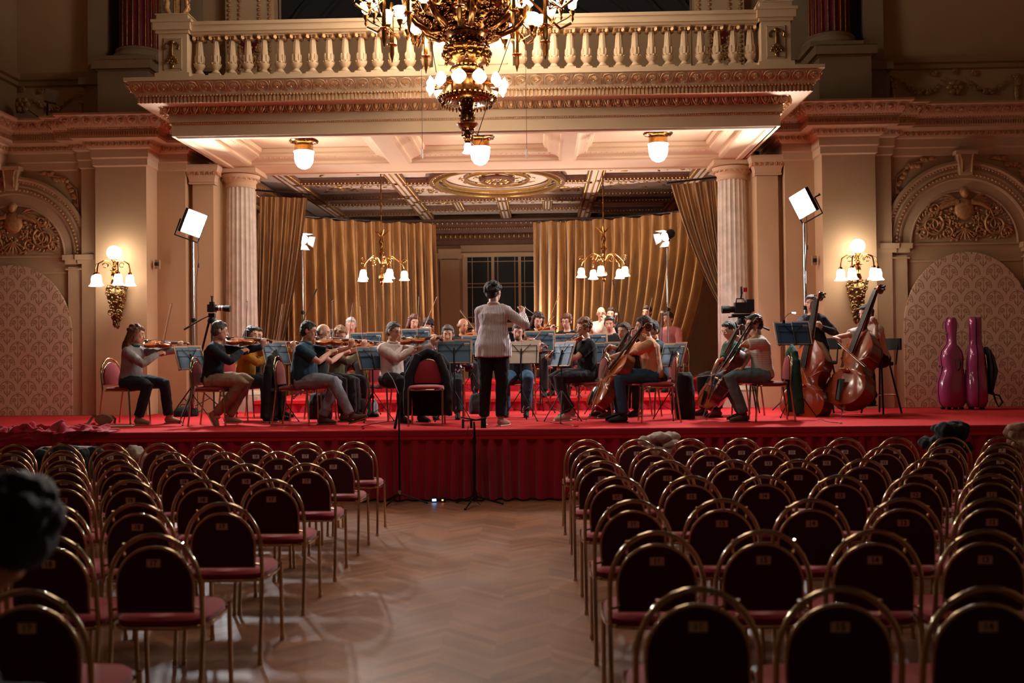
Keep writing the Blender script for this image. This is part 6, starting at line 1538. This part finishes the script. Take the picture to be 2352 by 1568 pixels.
# ================================================================== jackets, bags and small things
def cloth_blob(name, ells, tubes, m_, label, cat, vox=.012, amp=.012, sc_=9, seed=1, group=None):
    m = MB()
    for c, r in ells: m.ell(c, r, 12, 8)
    for P, r in tubes: m.tube(P, r, 12)
    me = remesh(m, name, m_, vox, 3); wrinkle(me, amp, sc_, seed); return tag(put(name, me), label, cat, group)
def jacket_on_chair(x, y, z, face, m_, label, back=1, w_=.27, L=.62):
    """jacket hung over a chair back: shoulders over the top rail, body falling behind (towards -y of the chair)"""
    M_ = Matrix.Translation((x, y, z)) @ Matrix.Rotation(radians(face-90), 4, 'Z'); m = MB(); m.T = M_
    m.tube([(-w_*.85, -.26, .70), (-w_*.6, -.26, .82), (0, -.26, .89), (w_*.6, -.26, .82), (w_*.85, -.26, .70)], (.040, .055), 10)
    for s in (-1, 1):
        m.tube([(s*w_*.78, -.26, .74), (s*w_*.9, -.27, .5), (s*w_*.92, -.30, .22), (s*w_*.9, -.30, .10)], [(.05, .07), (.05, .06), (.045, .05), (.05, .05)], 10)
        if face == -88: m.tube([(s*w_*.45, -.22, .86), (s*w_*.85, -.14, .6), (s*w_*.92, -.1, .3), (s*w_*.9, -.1, .12)], [(.04, .05), (.04, .06), (.04, .06), (.03, .05)], 10)
    m.tube([(0, -.285, .86), (0, -.30, .6), (0, -.31, .3), (0, -.31, .10)], [(w_*.6, .03), (w_*.85, .035), (w_*.95, .035), (w_*.95, .03)], 14, upv=(0, 1, 0))
    me = remesh(m, 'jacket', m_, .012, 3); wrinkle(me, .007, 12, x); return tag(put('jacket', me), label, 'jacket')
x_ = X(979, 12.15)
stage_chair(x_, 12.15, ST, -88, 'empty red chair with a black jacket, facing the hall beside the conductor')
jacket_on_chair(x_, 12.15, ST, -88, BLK, 'black jacket draped over the empty chair left of the conductor')
jacket_on_chair(X(676, 12.4), 12.4, ST, -4, BLK, 'black coat hanging behind the man in the teal polo')
jacket_on_chair(X(1770, 12.4), 12.4, ST, 180, cloth('bottle_green', srgb(16, 66, 48)), 'dark green jacket hanging on the chair of the striped-tee cellist', w_=.22)
def bag(loc, d, m_, label, rz=0, handle=True, cat='bag', name='bag'):
    m = MB(); m.T = Matrix.Rotation(rz, 4, 'Z'); w_, dd, h = d
    t = thing(name, label, cat, loc)
    m.tube([(0, 0, 0), (0, 0, h*.15), (0, 0, h*.6), (0, 0, h*.92), (0, 0, h)], [(w_*.46, dd*.45), (w_*.5, dd*.5), (w_*.48, dd*.45), (w_*.40, dd*.3), (w_*.3, dd*.15)], 18, upv=(0, 1, 0))
    me = remesh(m, 'bag_body', m_, .010, 2); wrinkle(me, .006, 9, w_*10); put('bag_body', me, t)
    if handle: m = MB(); m.T = Matrix.Rotation(rz, 4, 'Z'); m.tube([(-w_*.25, 0, h*.9), (-w_*.2, 0, h*1.25), (w_*.2, 0, h*1.25), (w_*.25, 0, h*.9)], .008, 6); m.build('bag_handle', m_, t)
    return t
p = zat(240, 976, .81)
t = thing('handbag', 'small beige quilted handbag lying on the left stage edge', 'bag', p)
m = MB(); m.tube([(0, .06, .075), (0, .0, .078), (0, -.05, .075)], [(.085, .062), (.115, .075), (.11, .07)], 20, upv=(0, 0, 1)); put('bag_body', remesh(m, 'bag_body', cloth('beige_quilt', srgb(150, 132, 108)), .006, 2), t)
m = MB(); m.tube([(-.09, 0, .11), (-.16, .02, .11), (-.20, 0, .04), (-.22, -.04, .01), (-.28, -.08, .008), (-.2, -.12, .008), (-.1, -.1, .01)], (.004, .02), 6); m.tube([(.09, -.0, .12), (.14, -.0, .08), (.12, .02, .02)], (.004, .02), 6); m.build('strap', cloth('beige_strap', srgb(140, 112, 88)), t)
p = zat(278, 978, .815); m = MB(); m.box((0, 0, .004), (.30, .2, .008), .2); o = m.build('paper_sheets', PAPER); o.location = p; tag(o, 'white sheets of paper lying right of the beige handbag', 'paper')
def rag(u, v):
    x = -5.62+1.55*u; k = 1-abs(2*u-1)**3
    if v < .62: y, z = 11.30+.30*(v/.62)**1.0*0+.36*(1-v/.62), .822
    else: y, z = 11.30-.035, .82-.16*(v-.62)/.38*(1 if u < .62 else max(0, 1-(u-.62)*5))
    f = noise.noise((x*5.5, v*5, 3.0)); g_ = noise.noise((x*13+v*3, v*9, 1.0)); h = (abs(f)*.17+abs(g_)*.07)*k*(1 if v < .62 else .35)
    return (x+.05*g_, y-(0 if v < .62 else h*.6)+.06*f, z+h)
m = MB(); m.grid(rag, 90, 50); tag(m.build('crumpled_cloth', VELVET, None, 180), 'crumpled burgundy velvet cloth on the left stage edge', 'cloth')
# instrument case with a pale lid and black coats on the front row seats
b = at(160, 1035, 9.9)
t = thing('instrument_case', 'dark case with a pale lid edge below the crumpled cloth', 'case', (at(155, 1030, 10.4).x, 10.4, 0))
m = MB(); m.tube([(0, 0, .25), (0, 0, .60), (0, 0, .66)], [(.36, .12), (.38, .13), (.34, .10)], 24, upv=(0, 1, 0)); m.build('body', MATTE, t, 60)
m = MB(); m.tube([(0, 0, .66), (0, 0, .70), (0, 0, .735)], [(.36, .12), (.35, .12), (.28, .09)], 24, upv=(0, 1, 0)); m.build('lid', cloth('pale_lid', srgb(150, 132, 120)), t, 60)
m = MB(); m.box((0, 0, .125), (.5, .2, .25)); m.build('stool', MATTE, t)
def coat_heap(px, Y, z, w_, h, m_, label, seed=1, cat='coat', name='coat'):
    c = V((X(px, Y), Y, z)); r = random.Random(seed); E_ = [((c.x+r.uniform(-w_, w_)*.5, c.y+r.uniform(-.10, .10), c.z-.02+r.uniform(-.1, h)), (r.uniform(.05, .11), r.uniform(.05, .09), r.uniform(.03, .07))) for k in range(16)]
    E_.append(((c.x, c.y, c.z-.12), (w_*.55, .10, .17)))
    return cloth_blob(name, E_, [], m_, label, cat, .010, .016, 11, seed)
coat_heap(2172, 9.35, .85, .34, .12, BLK, 'black coat heaped over a front row chair on the right', 3)
coat_heap(1512, 9.40, .80, .26, .10, cloth('cream_wool', srgb(196, 178, 168)), 'cream coat heaped on a front row chair near the aisle', 4)
coat_heap(2352, 9.30, .86, .14, .10, cloth('camel_wool', srgb(150, 110, 90)), 'camel coat over a chair at the right edge', 5)
coat_heap(150, 9.6, .72, .52, .08, BLK, 'black coat bundled on front row seats at the left', 6)
coat_heap(295, 9.55, .72, .26, .06, cloth('beige_canvas', srgb(150, 134, 118)), 'beige canvas bag on a front row seat at the left', 7, 'bag', 'canvas_bag')
bag(tuple(zat(735, 962, .81)), (.34, .2, .36), MATTE, 'large black leather bag under the chair of the man in teal polo')
bag(tuple(zat(835, 958, .81)), (.22, .16, .26), MATTE, 'black handbag left of the stand before the empty chair', .4)
bag(tuple(zat(428, 956, .81)), (.36, .2, .14), MATTE, 'low black gear bag on the carpet by the left pilaster', .3)
bag(tuple(zat(1100, 950, .81)), (.3, .2, .3), MATTE, 'black rucksack on the carpet left of the conductor', .3)
bag(tuple(zat(1573, 962, .81)), (.28, .2, .6), MATTE, 'tall black instrument bag standing right of the man in peach', .3, False)
m = MB(); m.tube([(0, 0, 0), (0, 0, .15), (0, 0, .19), (0, 0, .23)], [.035, .035, .014, .014], 14); o = m.build('water_bottle', mat('clear_plastic', srgb(120, 150, 150), .15)); o.location = zat(863, 952, .81); tag(o, 'clear plastic water bottle beside a music stand base', 'bottle')
for px, c, lab in ((998, (.2, .5, 1, 1), 'tiny blue indicator box glowing under the velvet skirt'), (1017, (1, .25, .1, 1), 'tiny red and yellow indicator light under the velvet skirt')):
    t = thing('indicator_box', lab, 'indicator light', tuple(zat(px, 1153, 0))); m = MB(); m.box((0, 0, .03), (.06, .05, .05)); m.build('casing', MATTE, t); m = MB(); m.box((0, -.027, .028), (.045, .004, .025) if px < 1000 else (.018, .004, .014)); m.build('led', glow('led_%d' % px, c, 6), t)
# bassoons
def bassoon(px, py, Y, px2, py2, lab):
    a = at(px2, py2, Y-.15); b = at(px, py, Y); t = thing('bassoon', lab, 'bassoon', a); d = b-a; L = d.length
    m = MB(); m.tube([(0, 0, 0), d*.3, d*.98], [.032, .028, .020], 12); m.build('joint', DARKC, t); m = MB(); m.tube([d*.96, d*.99, d*1.02], [.026, .03, .028], 14); m.build('bell_ring', mat('ivory', srgb(226, 210, 190), .4), t)
    m = MB(); m.tube([d*.55+V((.02, -.02, 0)), d*.6+V((.05, -.10, .05)), d*.58+V((.03, -.16, .02))], .004, 5); m.build('bocal', CHROME, t)
bassoon(1416, 721, 18.6, 1400, 790, 'dark red bassoon with a white bell ring before the right back curtain, left one'); bassoon(1521, 716, 17.3, 1516, 800, 'dark red bassoon of the player in pink, right one')
# stools of the bass players
def stool(x, y, h, rz, lab):
    t = thing('bass_stool', lab, 'stool', (x, y, .81), rz)
    m = MB(); m.lathe([(.0, h-.05), (.16, h-.05), (.17, h-.03), (.16, h), (0, h+.005)], 24); m.build('seat', MATTE, t)
    for k in range(4):
        a = pi/4+k*pi/2; m = MB(); m.tube([(.12*cos(a), .12*sin(a), h-.05), (.26*cos(a), .26*sin(a), 0)], .013, 8); m.build('leg', BLACK, t)
    m = MB(); m.tube([(.20*cos(pi/4+k*pi/2), .20*sin(pi/4+k*pi/2), .25) for k in range(4)], .008, 6, closed=True); m.build('foot_ring', CHROME, t)
    m = MB(); m.tube([(-.12, -.16, h-.04), (-.13, -.21, h+.30)], .01, 6); m.tube([(.12, -.16, h-.04), (.13, -.21, h+.30)], .01, 6); m.box((0, -.21, h+.24), (.34, .03, .16)); m.build('backrest', MATTE, t)
stool(X(2022, 13.75), 13.75, .70, radians(212-90), 'high black stool of the woman in the white tee')
stool(X(1893, 14.1), 14.1, .72, radians(235-90), 'high black stool behind the woman in black with a bass')
# loudspeaker box on the left cornice, dish lamp beside it
t = thing('small_floodlight', 'small square floodlight on a stem above the left cornice', 'floodlight', tuple(at(118, 222, 15.0)))
m = MB(); m.T = Matrix.Rotation(.35, 4, 'Z') @ Matrix.Rotation(.15, 4, 'Y'); m.box((0, 0, 0), (.17, .14, .19)); m.build('housing', OLIVE, t); m = MB(); m.tube([(-.06, 0, -.1), (-.07, 0, -.36), (-.07, .0, -.42)], .012, 6); m.tube([(-.07, 0, -.36), (-.22, .0, -.30), (-.36, 0, -.2)], .006, 5); m.build('stem', BLACK, t)
m = MB(); m.lathe([(0, 0), (.12, .01), (.13, .03), (.1, .05), (0, .06)], 20); o = m.build('dish_lamp', CHROME); o.location = (at(155, 258, 15.0).x, 15.0, 5.37); tag(o, 'round metal dish beside the small floodlight', 'lamp')
# wall sockets
for px, py, Y, lab in ((362, 607, 15.2, 'small wall box with a plug left of the tall left light stand'), (1870, 598, 15.2, 'small wall box with a plug right of the tall right light stand')):
    t = thing('wall_box', lab, 'socket', tuple(at(px, py, Y))); m = MB(); m.box((0, 0, 0), (.07, .05, .14)); m.build('plate', SAND, t); m = MB(); m.box((0, -.04, -.0), (.05, .05, .05)); m.build('plug', MATTE, t)
# ================================================================== the dark figure at the left edge, close to the camera
hx = at(118, 1165, 2.3)
person('blurred dark-haired person at the left edge close to the camera', None, 2.02, 0, 35, x=hx.x-.38, shirt=BLK, trousers=BLK, hair='curly', hairc=hairm('dark_greying', srgb(46, 50, 52)), lean=.34, wide=1.0, skin=SKIN, vox=.012, seat=.66, headyaw=115, headpitch=5, lh=(-.1, .5, .8), rh=(.1, .5, .72))
